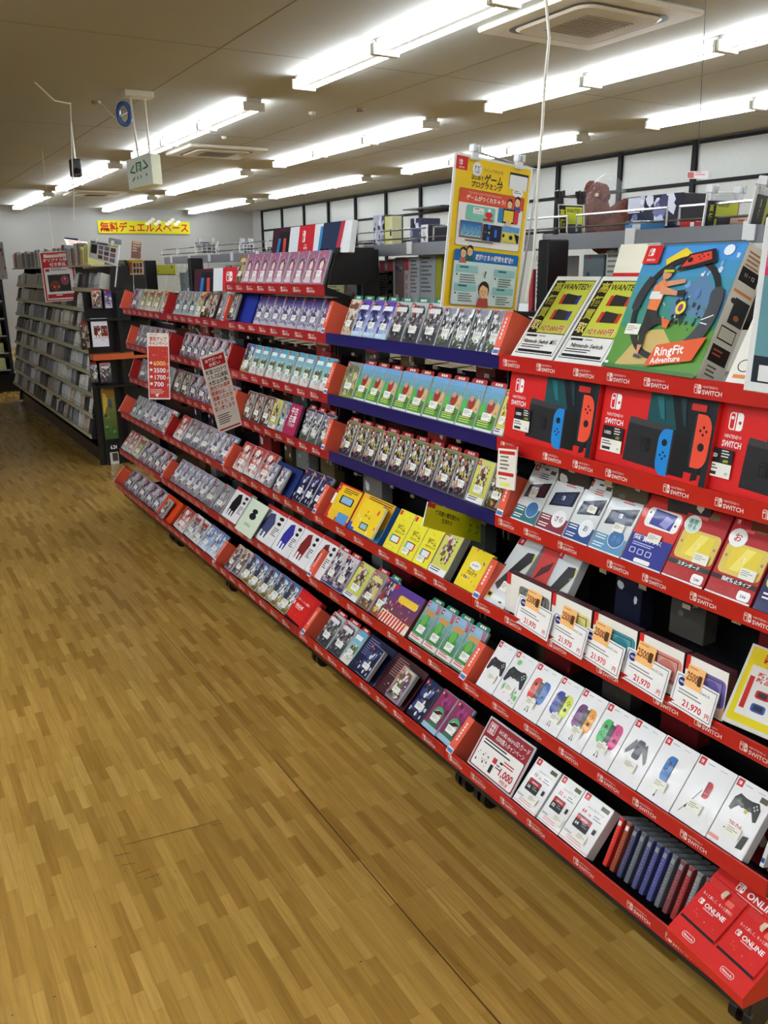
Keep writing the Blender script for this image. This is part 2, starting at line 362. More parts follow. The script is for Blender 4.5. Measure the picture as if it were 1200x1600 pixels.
# ------------------------------------------------------------------ shelf geometry
ROWS = {0:(1.5,-.053,20,.139), 1:(1.5,-.231,22,.139), 2:(1.5,-.463,22,.139), 3:(1.5,-.692,22,.139),
        4:(1.42,-.932,33,.150), 5:(1.385,-1.192,37,.150), 6:(1.33,-1.419,41,.140)}
SHELF = {0:'riser shelf',1:'top shelf',2:'second shelf',3:'third shelf',4:'fourth shelf',5:'fifth shelf',6:'bottom shelf'}
BAY = {4:'nearest bay',3:'blue-lipped bay',2:'riser bay',1:'far bays'}
NUM = ['zero','one','two','three','four','five','six','seven','eight','nine','ten','eleven','twelve']
ORD = ['','first','second','third','fourth','fifth','sixth','seventh','eighth','ninth','tenth','eleventh','twelfth']
pending = []                     # (object, description, bay, row) to be labelled once a whole row is known
def item_M(Y, row, dx=0.006, dz=-.003, th=None, yaw=0):
    X, Z, t, _ = ROWS[row]; t = t if th is None else th
    return Matrix.Translation((X+dx, Y, CAMZ+Z+dz)) @ Matrix.Rotation(math.radians(-90+yaw),4,'Z') @ Matrix.Rotation(math.radians(-t),4,'X')
def note(o, desc, cat, bay, row, group):
    o['category'] = cat; o['group'] = group; pending.append((o, desc, bay, row, o.matrix_basis.translation.y)); return o
rj = random.Random(5)
def put_case(Y, w, row, bay, kind, desc, tab=None, h=None, dep=.014, sticker=True, dx=.006, th=None, black=False, dz=-.003):
    h = h or ROWS[row][3]; w = round(w/.004)*.004
    b, c, s, t = case_parts(kind, w, h, tab, dep, sticker, black)
    o = link('game_case', b, M=item_M(Y, row, dx+rj.uniform(0,.005), dz, th, rj.uniform(-3.5,-.5)))
    link('cover', c, o)
    if s: link('price_sticker', s, o)
    if t: link('stock_tab', t, o)
    return note(o, desc, 'game case', bay, row, 'game cases on the red gondola')
def run(bay, row, px0, px1, n, kind, desc, tab=None, **kw):
    X, Z = ROWS[row][0], CAMZ+ROWS[row][1]; y0, y1 = Ypx(px0,X,Z), Ypx(px1,X,Z); p = (y1-y0)/n
    for i in range(n): put_case(y0+p*(i+.5), abs(p)-.002, row, bay, kind, desc, tab, **kw)
def divider(bay, row, px0, px1=None, red=False):
    X, Z = ROWS[row][0], CAMZ+ROWS[row][1]; y = Ypx(px0,X,Z); hh = .128
    def mk():
        m = Mb(); col = (176,38,38) if red else (238,98,72)
        m.tris([(0,0,0),(.032,0,0),(.032,0,hh),(0,0,hh),(0,.1,.004),(.032,.1,.004),(.032,.1,hh-.004),(0,.1,hh-.004)],
               [(0,1,2,3),(4,5,6,7),(0,1,5,4),(3,2,6,7),(0,3,7,4),(1,2,6,5)], L(col)); return m.mesh('index_divider', SATIN)
    def st():
        A = Art(.03, hh, None, None, .0006); A.rect(.001,.001,.031,.02,(235,235,240)); A.rect(.003,.004,.029,.015,(70,120,190))
        for i in range(6): A.rr(.011,.1-i*.011,.019,.108-i*.011,.001,(245,225,220))
        return A.mesh('spine_text', PRINT)
    def tp():
        m = Mb(); m.box(0,0,hh,.032,.1,hh+.003,(30,25,25)); return m.mesh('top_edge', SATIN)
    o = link('index_divider', cached(('div',red), mk), M=item_M(y, row, -.012, -.002, None, -4))
    link('spine_text', cached('divt', st), o); link('top_edge', cached('divp', tp), o)
    return note(o, ('dark red' if red else 'coral')+' plastic index divider with white text', 'divider', bay, row, 'index divider blocks between the games')
def put_box(bay, row, px0, px1, h, dep, draw, desc, cat='product box', name='product_box', col=(235,235,235), film=True, sticker=None,
            th=None, dx=.006, dz=-.003, yaw=-1, key=None, side=None, w=None, y=None, gap=.002, group='boxed accessories on the red gondola', tophole=False):
    X, Z = ROWS[row][0]+dx, CAMZ+ROWS[row][1]
    y0, y1 = (Ypx(px0,X,Z), Ypx(px1,X,Z)) if y is None else y
    w = w or abs(y0-y1)-gap
    Y = (y0+y1)/2
    m = Mb(); m.box(-w/2,0,0,w/2,dep,h,col,.002)
    o = obj(name, m, CARD if film else SATIN, M=item_M(Y,row,dx,dz,th,yaw))
    A = Art(w, h, None, Matrix.Translation((-w/2,0,0)), .0008); draw(A, w, h); obj('front_print', A, CARD if film else PRINT, o)
    if side:
        A = Art(dep, h, None, Matrix.Translation((w/2,0,0)) @ Matrix.Rotation(PI/2,4,'Z'), .0008); side(A, dep, h); obj('side_print', A, PRINT, o)
    if sticker:
        u, v, sw, sh = sticker; A = Art(sw, sh, None, Matrix.Translation((-w/2+u,0,v)), .006); A.rr(0,0,sw,sh,.002,(238,238,226)); A.bars(sw*.08,sh*.72,sw*.75,3,sh*.18,(160,160,156),8)
        obj('price_sticker', A, PRINT, o)
    return note(o, desc, cat, bay, row, group)

# ------------------------------------------------------------------ room
def room():
    m = bpy.data.materials.new('wood_strip_floor'); m.use_nodes = True; nt = m.node_tree; N = nt.nodes; Kk = nt.links; b = N['Principled BSDF']
    tc = N.new('ShaderNodeTexCoord'); mp = N.new('ShaderNodeMapping'); mp.inputs['Rotation'].default_value = (0,0,PI/2)
    Kk.new(tc.outputs['Object'], mp.inputs['Vector'])
    br = N.new('ShaderNodeTexBrick'); br.offset = .37; br.offset_frequency = 2; br.squash = 1
    br.inputs['Scale'].default_value = 1; br.inputs['Brick Width'].default_value = .2; br.inputs['Row Height'].default_value = .029
    br.inputs['Mortar Size'].default_value = .0006; br.inputs['Bias'].default_value = -.1
    br.inputs['Color1'].default_value = (0,0,0,1); br.inputs['Color2'].default_value = (1,1,1,1); br.inputs['Mortar'].default_value = (.1,.1,.1,1)
    Kk.new(mp.outputs[0], br.inputs['Vector'])
    cr = N.new('ShaderNodeValToRGB'); e = cr.color_ramp.elements
    e[0].position = 0; e[0].color = (*L((160,121,54)),1); e[1].position = 1; e[1].color = (*L((202,163,88)),1)
    x = e.new(.3); x.color = (*L((178,139,66)),1); x = e.new(.75); x.color = (*L((188,149,75)),1)
    Kk.new(br.outputs['Color'], cr.inputs['Fac'])
    mg = N.new('ShaderNodeMapping'); mg.inputs['Scale'].default_value = (60,3.2,1); Kk.new(tc.outputs['Object'], mg.inputs['Vector'])
    nz = N.new('ShaderNodeTexNoise'); nz.inputs['Scale'].default_value = 1.2; nz.inputs['Detail'].default_value = 5; nz.inputs['Distortion'].default_value = 1.2
    Kk.new(mg.outputs[0], nz.inputs['Vector'])
    mr = N.new('ShaderNodeMapRange'); mr.inputs['From Min'].default_value = .3; mr.inputs['From Max'].default_value = .7; mr.inputs['To Min'].default_value = .84; mr.inputs['To Max'].default_value = 1.1
    Kk.new(nz.outputs['Fac'], mr.inputs['Value'])
    vm = N.new('ShaderNodeVectorMath'); vm.operation = 'SCALE'; Kk.new(cr.outputs[0], vm.inputs[0]); Kk.new(mr.outputs[0], vm.inputs['Scale'])
    n3 = N.new('ShaderNodeTexNoise'); n3.inputs['Scale'].default_value = .9; n3.inputs['Detail'].default_value = 1.5; Kk.new(tc.outputs['Object'], n3.inputs['Vector'])
    m3 = N.new('ShaderNodeMapRange'); m3.inputs['From Min'].default_value = .35; m3.inputs['From Max'].default_value = .65; m3.inputs['To Min'].default_value = .86; m3.inputs['To Max'].default_value = 1.05
    Kk.new(n3.outputs['Fac'], m3.inputs['Value'])
    v3 = N.new('ShaderNodeVectorMath'); v3.operation = 'SCALE'; Kk.new(vm.outputs[0], v3.inputs[0]); Kk.new(m3.outputs[0], v3.inputs['Scale'])
    Kk.new(v3.outputs[0], b.inputs['Base Color'])
    n2 = N.new('ShaderNodeTexNoise'); n2.inputs['Scale'].default_value = 1.2; n2.inputs['Detail'].default_value = 1; Kk.new(tc.outputs['Object'], n2.inputs['Vector'])
    m2 = N.new('ShaderNodeMapRange'); m2.inputs['To Min'].default_value = .16; m2.inputs['To Max'].default_value = .28; Kk.new(n2.outputs['Fac'], m2.inputs['Value']); Kk.new(m2.outputs[0], b.inputs['Roughness'])
    bp = N.new('ShaderNodeBump'); bp.inputs['Strength'].default_value = .05; bp.inputs['Distance'].default_value = .01; Kk.new(nz.outputs['Fac'], bp.inputs['Height']); Kk.new(bp.outputs[0], b.inputs['Normal'])
    f = Mb(); f.box(-4,-3,-.1,8.9,21.3,0,(150,120,60)); struct(obj('floor', f, m))
    # seam and scuffs in the floor
    A = Art(1,1,None,Matrix.Rotation(-PI/2,4,'X'),.0006)
    rn = random.Random(3); y = .6
    seam = [(.985,.6),(.978,1.5),(.982,2.4),(.97,3.5),(.975,5.2)]
    for (a,b_),(c,d) in zip(seam, seam[1:]): A.line(a,b_,c,d,.0035 if d < 3 else .002,(70,45,22))
    for (a,b_),(c,d) in zip(seam, seam[1:]): A.line(a+.11,b_,c+.105,d,.0015,(110,75,35))
    for p,q in (((195,1320),(345,1282)),((178,1338),(205,1332)),((212,1366),(235,1358)),((190,1352),(212,1349)),((330,1290),(348,1286)),((225,1374),(250,1366)),((78,1400),(86,1398))):
        a = atZ(*p,0); b_ = atZ(*q,0); A.line(a.x,a.y,b_.x,b_.y,.0022,(75,70,25))
    for i in range(60):
        u, v = rn.uniform(-.2,1.2), rn.uniform(.8,4); A.ell(u,v,rn.uniform(.001,.004),rn.uniform(.001,.003),(80,60,30),5)
    struct(obj('floor_seam', A, PRINT))
    cm = mat('ceiling_board', (176,178,172), .9, bump=.1, bscale=120, var=.03)
    c = Mb(); c.box(-4,-3,CEIL,8.9,21.3,CEIL+.1,(150,145,130)); struct(obj('ceiling', c, cm))
    A = Mb()
    for x in (-1.3,.5,2.32,4.14,5.96,7.78): A.box(x,-3,CEIL-.0012,x+.006,21.3,CEIL,(120,114,100))
    for i in range(7): A.box(-4,i*3.64-1.3,CEIL-.0012,8.9,i*3.64-1.294,CEIL,(120,114,100))
    struct(obj('ceiling_joint', A, PRINT))
    wm = mat('wall_paint', (168,168,165), .85, bump=.05, bscale=90, var=.03)
    for nm, bx in (('wall_back',(-4,21.3,0,8.9,21.4,CEIL)),('wall_right',(8.87,-3,0,8.97,21.3,CEIL)),('wall_left',(-4.1,-3,0,-4,21.3,CEIL)),('wall_front',(-4,-3.1,0,8.9,-3,CEIL))):
        c = Mb(); c.box(*bx,(200,200,200)); struct(obj(nm, c, wm))
    # white board wall with black grid frame
    t = thing('wall_display_grid', 'black metal grid frame holding white boards along the far right wall', 'wall grid', (8.85,12,0))
    ys = [20.55-1.197*i for i in range(14)]
    bp_ = Mb()
    for i in range(13): bp_.box(8.83,ys[i+1]+.03,.4,8.86,ys[i]-.03,CEIL-.05,(184,188,184),.004)
    obj('white_board', bp_, SATIN, t, (-8.85,-12,0))
    for y in ys:
        q = Mb(); q.box(-.06,-.035,.3,-.02,.035,CEIL-.01,(12,12,15),.004); obj('post', q, PRINT, t, (0,y-12,0))
    for z in (CAMZ+.5,CAMZ+.96,CEIL-.035):
        q = Mb(); q.box(-.055,ys[-1]-12-.5,z-.02,-.025,ys[0]-12,z+.02,(12,12,15),.004); obj('rail', q, PRINT, t)
    for y0, y1, z in ((12.2,13.4,CAMZ+1.0),(10.6,11.8,CAMZ+.93)):
        q = Mb(); q.box(-.4,y0-12,z,-.05,y1-12,z+.02,(22,22,25),.003); obj('shelf', q, SATIN, t)
    # rows of twin tube fittings
    def seg(k):
        m = Mb(); m.box(-.07,-.62,-.03,.07,.62,0,(205,203,195),.004); m.prism([(-.07,-.03),(.07,-.03),(.02,-.075),(-.02,-.075)],'y',-.6,.6,(215,213,205)); return m.mesh('lamp_housing', SATIN)
    def tube():
        m = Mb(); m.tube([(0,-.585,0),(0,.585,0)], .016, (255,255,250), 10); return m.mesh('fluorescent_tube', TUBEM)
    def sock():
        m = Mb(); m.box(-.1,-.012,-.1,.1,.012,-.028,(215,212,200),.004); return m.mesh('socket', SATIN)
    def strip(x, y0, n, lab, grp='twin fluorescent tube fittings on the ceiling'):
        L_ = 1.242
        for i in range(n):
            o = link('fluorescent_fitting', cached('seg', lambda: seg(0)), loc=(x, y0+L_*(i+.5), CEIL))
            tag(o, lab, 'ceiling light', grp)
            for s in (-1,1): link('fluorescent_tube', cached('tube', tube), o, (s*.075,0,-.07)); link('socket', cached('sock', sock), o, (0,s*.605,0))
    names = {0:'outer row nearest the door sign',1:'middle row',2:'row next to the white wall'}
    for r, x in enumerate((2.2*HC, 3.54*HC, 4.96*HC)):
        for g, y0 in enumerate((1.92*HC, 5.16*HC, 8.52*HC, 11.9*HC)):
            strip(x, y0+(.1 if r else 0), 3, 'white twin tube ceiling light, %s group of three in the %s' % (ORD[g+1], ('left','middle','right')[r]+' row'))
    for x in (-.7,-2.1,-3.4):  # unseen rows inferred from the front-lit shelves, with more added as fill light
        for y0 in (-1.9,1.9): strip(x, y0, 3, 'unseen white twin tube ceiling light over the aisle, rows made denser for fill')
    for x in (3.2,5.1,7.2): strip(x, -1.9, 3, 'white twin tube ceiling light over the near end of the shop')
    # ceiling cassettes
    def cassette(x0,x1,y0,y1,lab):
        cx, cy = (x0+x1)/2, (y0+y1)/2; w = (x1-x0)/2
        t = thing('air_conditioner', lab, 'air conditioner', (cx,cy,CEIL), 'ceiling cassette air conditioners')
        def rrp(r, c): return [(a*(r-c)+math.cos(th)*c*1.0+0, b*(r-c)+math.sin(th)*c) for a,b,t0 in ((1,1,0),(-1,1,PI/2),(-1,-1,PI),(1,-1,1.5*PI)) for th in [t0+i*PI/10 for i in range(6)]]
        m = Mb(); m.box(-w,-w,-.035,w,w,0,(214,210,196),.012); obj('outer_panel', m, SATIN, t)
        m = Mb(); pr = rrp(w*.76,.1); m.tris([(u,v,-.037) for u,v in pr]+[(u,v,-.03) for u,v in pr],[tuple(range(24))],L((25,25,24))); obj('air_slot', m, SATIN, t)
        m = Mb(); pr = rrp(w*.66,.09); p2 = rrp(w*.7,.1); n = 24
        m.tris([(u,v,-.05) for u,v in pr]+[(u,v,-.038) for u,v in p2],[tuple(range(24))]+[(i,(i+1)%n,(i+1)%n+n,i+n) for i in range(n)],L((208,204,190))); obj('grille_panel', m, SATIN, t)
        m = Mb()
        for i in range(12): m.box(-w*.4,-w*.4+i*w*.067,-.053,w*.4,-w*.4+i*w*.067+.008,-.0505,(120,118,108))
        obj('intake_grille', m, SATIN, t)
    cassette(2.44*HC,3.1*HC,2.6*HC,3.27*HC,'large square white air conditioner cassette nearest in the ceiling')
    cassette(2.45*HC,3.13*HC,7.1*HC,7.77*HC,'square white air conditioner cassette between the middle ceiling lights')
    cassette(2.45*HC,3.13*HC,11.6*HC,12.27*HC,'farthest white air conditioner cassette near the back wall')
    for (px,py,r,c,lab) in ((150,158,.04,(150,140,110),'small round ceiling detector above the exit sign'),(562,170,.05,(120,90,50),'brown round speaker cap in the ceiling'),(488,175,.035,(200,195,180),'small white sprinkler head in the ceiling'),(350,213,.03,(200,195,180),'tiny white ceiling fixture before the square air conditioner')):
        p = atZ(px,py,CEIL); m = Mb(); m.tube([(0,0,0),(0,0,-.02),(0,0,-.03)],[r,r*.95,r*.6],c,14); tag(obj('ceiling_fixture', m, SATIN, loc=p), lab, 'ceiling fixture')
    # yellow banner on the back wall
    a = atY(152,344,21.28); b_ = atY(297,366,21.28); w, h = b_.x-a.x, a.z-b_.z
    A = Art(w,h,(206,200,28),Matrix.Translation((0,0,0)))
    for i in range(4): A.rect(w*(i+1)/5,0,w*(i+1)/5+.01,h,(205,195,25))
    A.text('無料デュエルスペース', w*.02, h*.2, h*.62, (190,25,25), True, maxw=w*.96)
    for i,c in ((.53,(240,240,225)),(.75,(240,240,225))):
        for k in range(5): A.ell(w*i+k*.07,h*.8+(k%3)*.05,.06,.04,c,7)
    m = Mb(); m.box(0,0,0,w,.01,h,(206,200,28)); o = obj('wall_banner', m, PRINT, loc=(a.x,21.27,b_.z)); tag(o,'long yellow banner with red Japanese lettering on the back wall','banner'); obj('lettering', A, PRINT, o)
room()

# ------------------------------------------------------------------ the red gondola, five bays on castors
def lip_strip(x0len, col, logos, seed):
    A = Art(x0len, .042, None, None, .0006)
    rn = random.Random(seed)
    if logos:
        x = .02
        while x < x0len-.1:
            A.icon(x, .011, .02, (238,205,200), col); A.text('NINTENDO', x+.02+.001, .0245, .0058, (238,205,200), maxw=.05); A.text('SWITCH', x+.021, .011, .0105, (240,215,210), True, maxw=.05)
            x += rn.choice((.115,.14,.18)) if seed > 30 else .125
    else:
        for i in range(5): A.rect(rn.uniform(0,x0len-.1), .004+i*.006, x0len*rn.uniform(.5,1), .0045+i*.006, (60,52,150))
    return A
def bay(i, y0, y1, lab):
    red = {4:(188,28,22),3:(178,28,26),2:(160,26,32),1:(154,28,36),0:(154,28,36)}[i]
    t = thing('display_gondola', lab, 'shop shelving', (1.7,(y0+y1)/2,0), 'red gondola bays standing in one line')
    ox, oy = 1.7, (y0+y1)/2; Ly = y1-y0
    BL = (20,20,23)
    def part(nm, f, m=SATIN, par=None):
        q = Mb(); f(q); return obj(nm, q, m, par or t)
    for yy in ((y0, y1-.044) if i == 0 else (y0,)): part('post', lambda q: q.box(-.04,yy-oy,.1,.04,yy-oy+.044,CAMZ+.075,BL,.004))
    part('base_frame', lambda q: (q.box(-.32,-Ly/2,.1,.36,Ly/2,.16,BL,.004)))
    part('back_panel', lambda q: q.box(.0,-Ly/2+.02,.16,.012,Ly/2-.02,CAMZ-.33,(26,26,29)))
    for yy in (y0+.05,y1-.05) if i in (1,4) else (y0+.05,):
        for xx in (-.242,.3):
            c = part('castor', lambda q: (q.box(xx-.02,yy-oy-.025,.06,xx+.03,yy-oy+.025,.1,BL,.004)))
            q = Mb(); q.tube([(xx,yy-oy-.028,.036),(xx,yy-oy-.008,.036)],.036,(15,15,17),16); q.tube([(xx,yy-oy+.008,.036),(xx,yy-oy+.028,.036)],.036,(15,15,17),16)
            obj('wheel', q, SATIN, c)
    for r in ([0] if i == 2 else [])+[1,2,3,4,5,6]:
        X, Z, th, _ = ROWS[r]; th = math.radians(th); d = .13 if r < 4 else .17
        Zt = CAMZ+Z; a = X-ox
        col = (22,18,92) if (i == 3 and r <= 3) else red
        pr = [(a,Zt-.006),(a+d*math.cos(th),Zt-.006-d*math.sin(th)),(a+d*math.cos(th),Zt-.014-d*math.sin(th)),(a,Zt-.04)]
        sh = part('shelf', lambda q: q.prism(pr,'y',-Ly/2+.003,Ly/2-.003,BL))
        for s_ in (-1,1): part('shelf_bracket', lambda q: q.box(a+.04,s_*(Ly/2-.012)-.004,Zt-.09,.0,s_*(Ly/2-.012)+.004,Zt-.05,BL))
        lp = part('shelf_lip', lambda q: q.box(a-.005,-Ly/2+.001,Zt-.042,a,Ly/2-.001,Zt,col,.001), SATIN, sh)
        if col[0] > 100: lp['label'] = 'red lip strip with white lettering'
        else: lp['label'] = 'dark blue lip strip'
        A = lip_strip(Ly, col, col[0] > 100, i*10+r)
        obj('lip_lettering', A, FILM, lp, M=Matrix.Translation((a-.005,Ly/2,Zt-.042)) @ Matrix.Rotation(-PI/2,4,'Z'))
        if 2 <= r <= 5 and i != 0:
            for k in range(7):
                yy = -Ly/2+.12+k*(Ly-.24)/6; z = Zt+.165+rj.uniform(-.01,.012)
                if r == 2: z = Zt+.15
                part('peg_hook', lambda q: (q.tube([(0,yy,z),(-.13,yy,z-.004),(-.15,yy,z+.008)],.0025,(200,200,205),5),q.box(-.152,yy-.012,z+.0,-.149,yy+.012,z+.012,(225,225,220))), METAL)
    return t
bays = [(4,.82,1.87,'nearest bay of the red gondola, stocked with console boxes and controllers'),
        (3,1.87,2.93,'red gondola bay whose three top shelves have dark blue lips'),
        (2,2.93,3.97,'red gondola bay with a raised extra shelf on top'),
        (1,3.97,4.96,'red gondola bay behind the tilted white notice, second from far end'),
        (0,4.96,5.95,'farthest bay of the red gondola, beside the black disc rack')]
for b in bays: bay(*b)

# ------------------------------------------------------------------ goods on the gondola, bay by bay
# blue-lipped bay
divider(3,1,505)
run(3,1,527,544,1,'beige','clear game case with beige cover','g')
run(3,1,544,600,3,'bluepurple','clear game case with blue-violet sky cover','g')
run(3,1,600,673,3,'greymonster','clear game case with grey monster cover','g')
run(3,1,673,775,4,'swirl','clear game case with white swirling cover','g')
divider(3,1,773)
run(3,2,525,546,1,'clearyellow','empty-looking clear case with yellow-green insert')
run(3,2,546,765,9,'meadow','clear game case with green meadow cover','r')
run(3,2,765,782,1,'yellowframe','game case with yellow framed cover')
run(3,3,525,722,9,'jungle','clear game case with busy brown jungle cover','r')
run(3,3,722,750,1,'yellowframe','yellow framed game case with white foot')
run(3,3,750,778,1,'darkcrowd','game case with dark crowded cover')
divider(3,3,779)
divider(2,4,491)
def d_book(A,w,h):
    A.rect(0,0,w,h,(205,45,40)); A.rect(.1*w,.12*h,w,.96*h,(240,200,30)); A.bars(.3*w,.9*h,.6*w,3,.05*h,K,2); A.rr(.3*w,.5*h,.85*w,.72*h,.006,K); A.rr(.36*w,.53*h,.8*w,.7*h,.004,(150,190,230))
    A.blobs([(240,240,235),(120,80,160),(60,160,220)],10,3,.08,.18,(.1*w,.35*h,.9*w,.5*h)); A.rect(.15*w,.02*h,.45*w,.28*h,(235,190,50)); A.rect(.5*w,.02*h,.95*w,.28*h,(90,150,210)); A.rect(0,.4*h,.1*w,.7*h,W); A.rect(.02*w,.8*h,.14*w,.97*h,(205,30,40)); A.icon(.05*w,.85*h,.05*h,W,(205,30,40))
put_box(3,4,505,540,.15,.01,d_book,'upright yellow and red game programming booklet','booklet','booklet',(205,45,40))
def d_disp(A,w,h):
    A.rect(0,0,w,h,(240,180,40)); A.rect(0,0,w,.2*h,(50,90,190)); A.bars(.2*w,.95*h,.75*w,2,.05*h,K,2); A.poly([(.7*w,0),(w,0),(w,.4*h)],(60,150,200)); A.blobs([(240,240,235),(60,110,60),(200,60,50)],8,8,.05,.12,(.1*w,.03*h,.7*w,.2*h))
put_box(3,4,541,590,.15,.03,d_disp,'orange and blue cardboard booklet display','display','counter_display',(50,110,190),y=None)
def d_bk(A,w,h):
    A.rect(0,0,w,h,(242,208,40)); A.text('ゲーム',.2*w,.5*h,.1*h,K,True,maxw=.6*w); A.rr(.2*w,.12*h,.6*w,.34*h,.004,K); A.rr(.24*w,.15*h,.56*w,.31*h,.003,(150,190,210)); A.blobs([(235,235,230),(220,90,60)],5,4,.06,.14)
for k in range(2): put_box(3,4,548+k*3,577+k*3,.118,.012,d_bk,('lower','upper')[k]+' yellow booklet stacked on the orange display','booklet','booklet',(235,235,225),dx=.0-.016*(k+1)+.004,dz=.025,y=None)
def d_prog(A,w,h):
    A.rect(0,0,w,h,(236,226,50)); A.rect(.04*w,.86*h,.2*w,.97*h,(205,30,40)); A.blobs([(190,180,60),(220,215,90),(120,120,40)],9,5,.03,.07,(.05*w,.62*h,.95*w,.95*h)); A.text('ゲーム',.3*w,.52*h,.09*h,K,True,maxw=.6*w); A.text('はじめて',.3*w,.61*h,.045*h,K,True,maxw=.5*w); A.text('プログラミング',.25*w,.44*h,.05*h,K,True,maxw=.65*w)
    A.rr(.2*w,.2*h,.8*w,.38*h,.006,K); A.rr(.28*w,.22*h,.72*w,.36*h,.003,(225,230,235)); A.rr(.2*w,.2*h,.28*w,.38*h,.003,(40,150,200)); A.rr(.72*w,.2*h,.8*w,.38*h,.003,(220,70,60)); A.blobs([(60,130,220),(235,235,235)],6,7,.1,.16,(0,0,w,.16*h))
for k,(a,b) in enumerate(((597,620),(620,643),(643,667))):
    put_box(3,4,a,b,.15,.014,d_prog,('first','second','third')[k]+' yellow game programming software case','game case','game_case',(170,170,160),group='yellow programming cases',sticker=(.02,.012,.04,.02) if k else None)
put_box(3,4,668,694,.15,.03,lambda A,w,h:(draw_cover(A,'yellowframe',w,h)),'boxed yellow case with white lettered foot','game case','game_case',(150,155,150))
put_box(3,4,708,743,.13,.014,lambda A,w,h:(A.rect(0,0,w,h,(238,214,40)),A.blobs([(230,120,40),(60,120,180),(90,160,80),(200,60,60)],12,2,.03,.07),A.ell(.5*w,.6*h,.24*w,.1*h,W),A.text('はじめて',.35*w,.58*h,.05*h,K,True,maxw=.4*w),A.text('プログラ',.25*w,.36*h,.08*h,K,True,maxw=.65*w),A.text('ゲーム',.3*w,.46*h,.06*h,K,True)),'yellow programming case beside the coral divider','game case','game_case',(230,205,40))
divider(3,4,742)
divider(3,5,483)
run(3,5,497,530,2,'whitecrowd','clear game case with crowded white cover','r')
run(3,5,530,552,1,'yellowframe','game case with pale yellow framed cover')
run(3,5,552,571,1,'goldhair','clear game case with golden hair cover','r')
run(3,5,571,588,1,'nightparty','clear game case with night party cover','g')
put_box(3,5,588,632,.145,.03,lambda A,w,h:(A.grad((130,60,50),(90,60,150)),A.poly([(0,0),(w,0),(w,.25*h),(0,.3*h)],(235,225,210)),[A.poly([(i*.1*w,0),(i*.1*w+.05*w,0),(i*.1*w+.1*w,.26*h),(i*.1*w+.04*w,.27*h)],(200,50,40)) for i in range(9)],A.blobs([(200,60,50),(240,190,70),(60,50,110),(120,90,60),(220,180,150),(240,120,50)],30,6,.04,.12,(0,.15*h,w,.65*h)),A.rr(.3*w,.62*h,.95*w,.8*h,.01,(240,200,60)),A.blobs([(230,90,40),(250,250,230)],8,3,.03,.08,(.3*w,.62*h,.95*w,.9*h)),A.rect(.02*w,.86*h,.14*w,.97*h,(205,30,40))),'wide purple and orange boxed party game','game box','game_box',(120,60,60))
run(3,5,632,722,4,'island','clear game case with green island cover','g')
divider(3,5,721)
divider(3,6,473)
run(3,6,489,527,2,'greymonster','clear game case with grey warrior cover','r')
run(3,6,527,541,1,'skyblue','clear game case with pale blue cover','r')
def d_open(c0,c1,c2):
    return lambda A,w,h:(A.rect(0,0,w,h,c0),A.bars(.12*w,.9*h,.5*w,8,.06*h,c2,3),A.blobs([c1,c2,(225,225,235),(200,160,170)],9,4,.05,.14,(.05*w,.02*h,.6*w,.3*h)))
put_box(3,6,541,583,.15,.012,d_open((26,28,62),(50,60,130),(120,125,170)),'dark navy open cardboard game display','display','counter_display',(24,26,58),th=44)
put_box(3,6,583,630,.15,.012,d_open((62,22,30),(120,40,60),(150,110,110)),'dark maroon open cardboard game display','display','counter_display',(60,20,28),th=44)
for k,(a,b,kd) in enumerate(((560,580,'navy'),(606,629,'orangepink'))):
    put_case((Ypx(a,1.33,CAMZ-1.419)+Ypx(b,1.33,CAMZ-1.419))/2,.085,6,3,kd,('navy','maroon')[k]+' game case leaning on the open display',dep=.02,dx=-.022,dz=.028,h=.12)
run(3,6,630,653,1,'navy','black-edged game case with navy cover',black=True)
run(3,6,653,701,2,'magenta','grey-edged game case with magenta and green cover')
divider(3,6,701)
# riser bay
run(2,0,363,374,1,'goldhair','clear game case with brown cover')
run(2,0,374,499,9,'pink','clear game case with pink and violet cover')
put_box(2,1,357,392,.14,.02,lambda A,w,h:A.rect(0,0,w,h,(28,48,150)),'deep blue cardboard display stand','display','counter_display',(28,48,150))
put_case(Ypx(367,1.5,CAMZ-.231),.09,1,2,'darkbrown','dark game case held in the blue display',dx=-.03,dz=.012,h=.125)
run(2,1,391,506,8,'violet','clear game case with violet and white cover')
divider(2,2,353,red=True)
run(2,2,371,385,1,'bluefield','game case with yellow and brown cover')
run(2,2,385,509,9,'skyblue','clear game case with light blue sky cover')
divider(2,2,509)
divider(2,3,360)
run(2,3,374,415,3,'darkbrown','clear game case with dark brown cover')
run(2,3,415,428,1,'yellowframe','game case with small yellow framed cover')
run(2,3,428,440,1,'aqua','clear game case with pale character cover')
put_box(2,3,440,459,.14,.014,lambda A,w,h:(A.rect(0,0,w,h,(176,40,90)),A.text('中古',w*.5,h*.68,h*.2,W,True,maxw=.8*w,al='c'),A.text('在庫',w*.5,h*.42,h*.2,W,True,maxw=.8*w,al='c'),A.text('あります',w*.5,h*.27,h*.1,W,True,maxw=.8*w,al='c')),'magenta used-stock notice card','notice','stock_notice',(120,60,90))
run(2,3,462,505,3,'swirl','clear game case with black and white cover','r')
divider(2,3,505)
divider(2,4,349)
run(2,4,359,412,3,'redwhite','white and red boxed accessory in tall sleeve')
put_box(2,4,411,452,.13,.02,lambda A,w,h:A.rect(0,0,w,h,(30,50,110)),'blue cardboard stand holding two cases','display','counter_display',(30,50,110),th=34)
for a in (422,438): put_case(Ypx(a,1.42,CAMZ-.932),.075,4,2,'snowblue','pale game case tucked in the blue stand',dx=-.026,dz=.015,h=.11)
run(2,4,452,492,3,'navy','clear game case with navy cover')
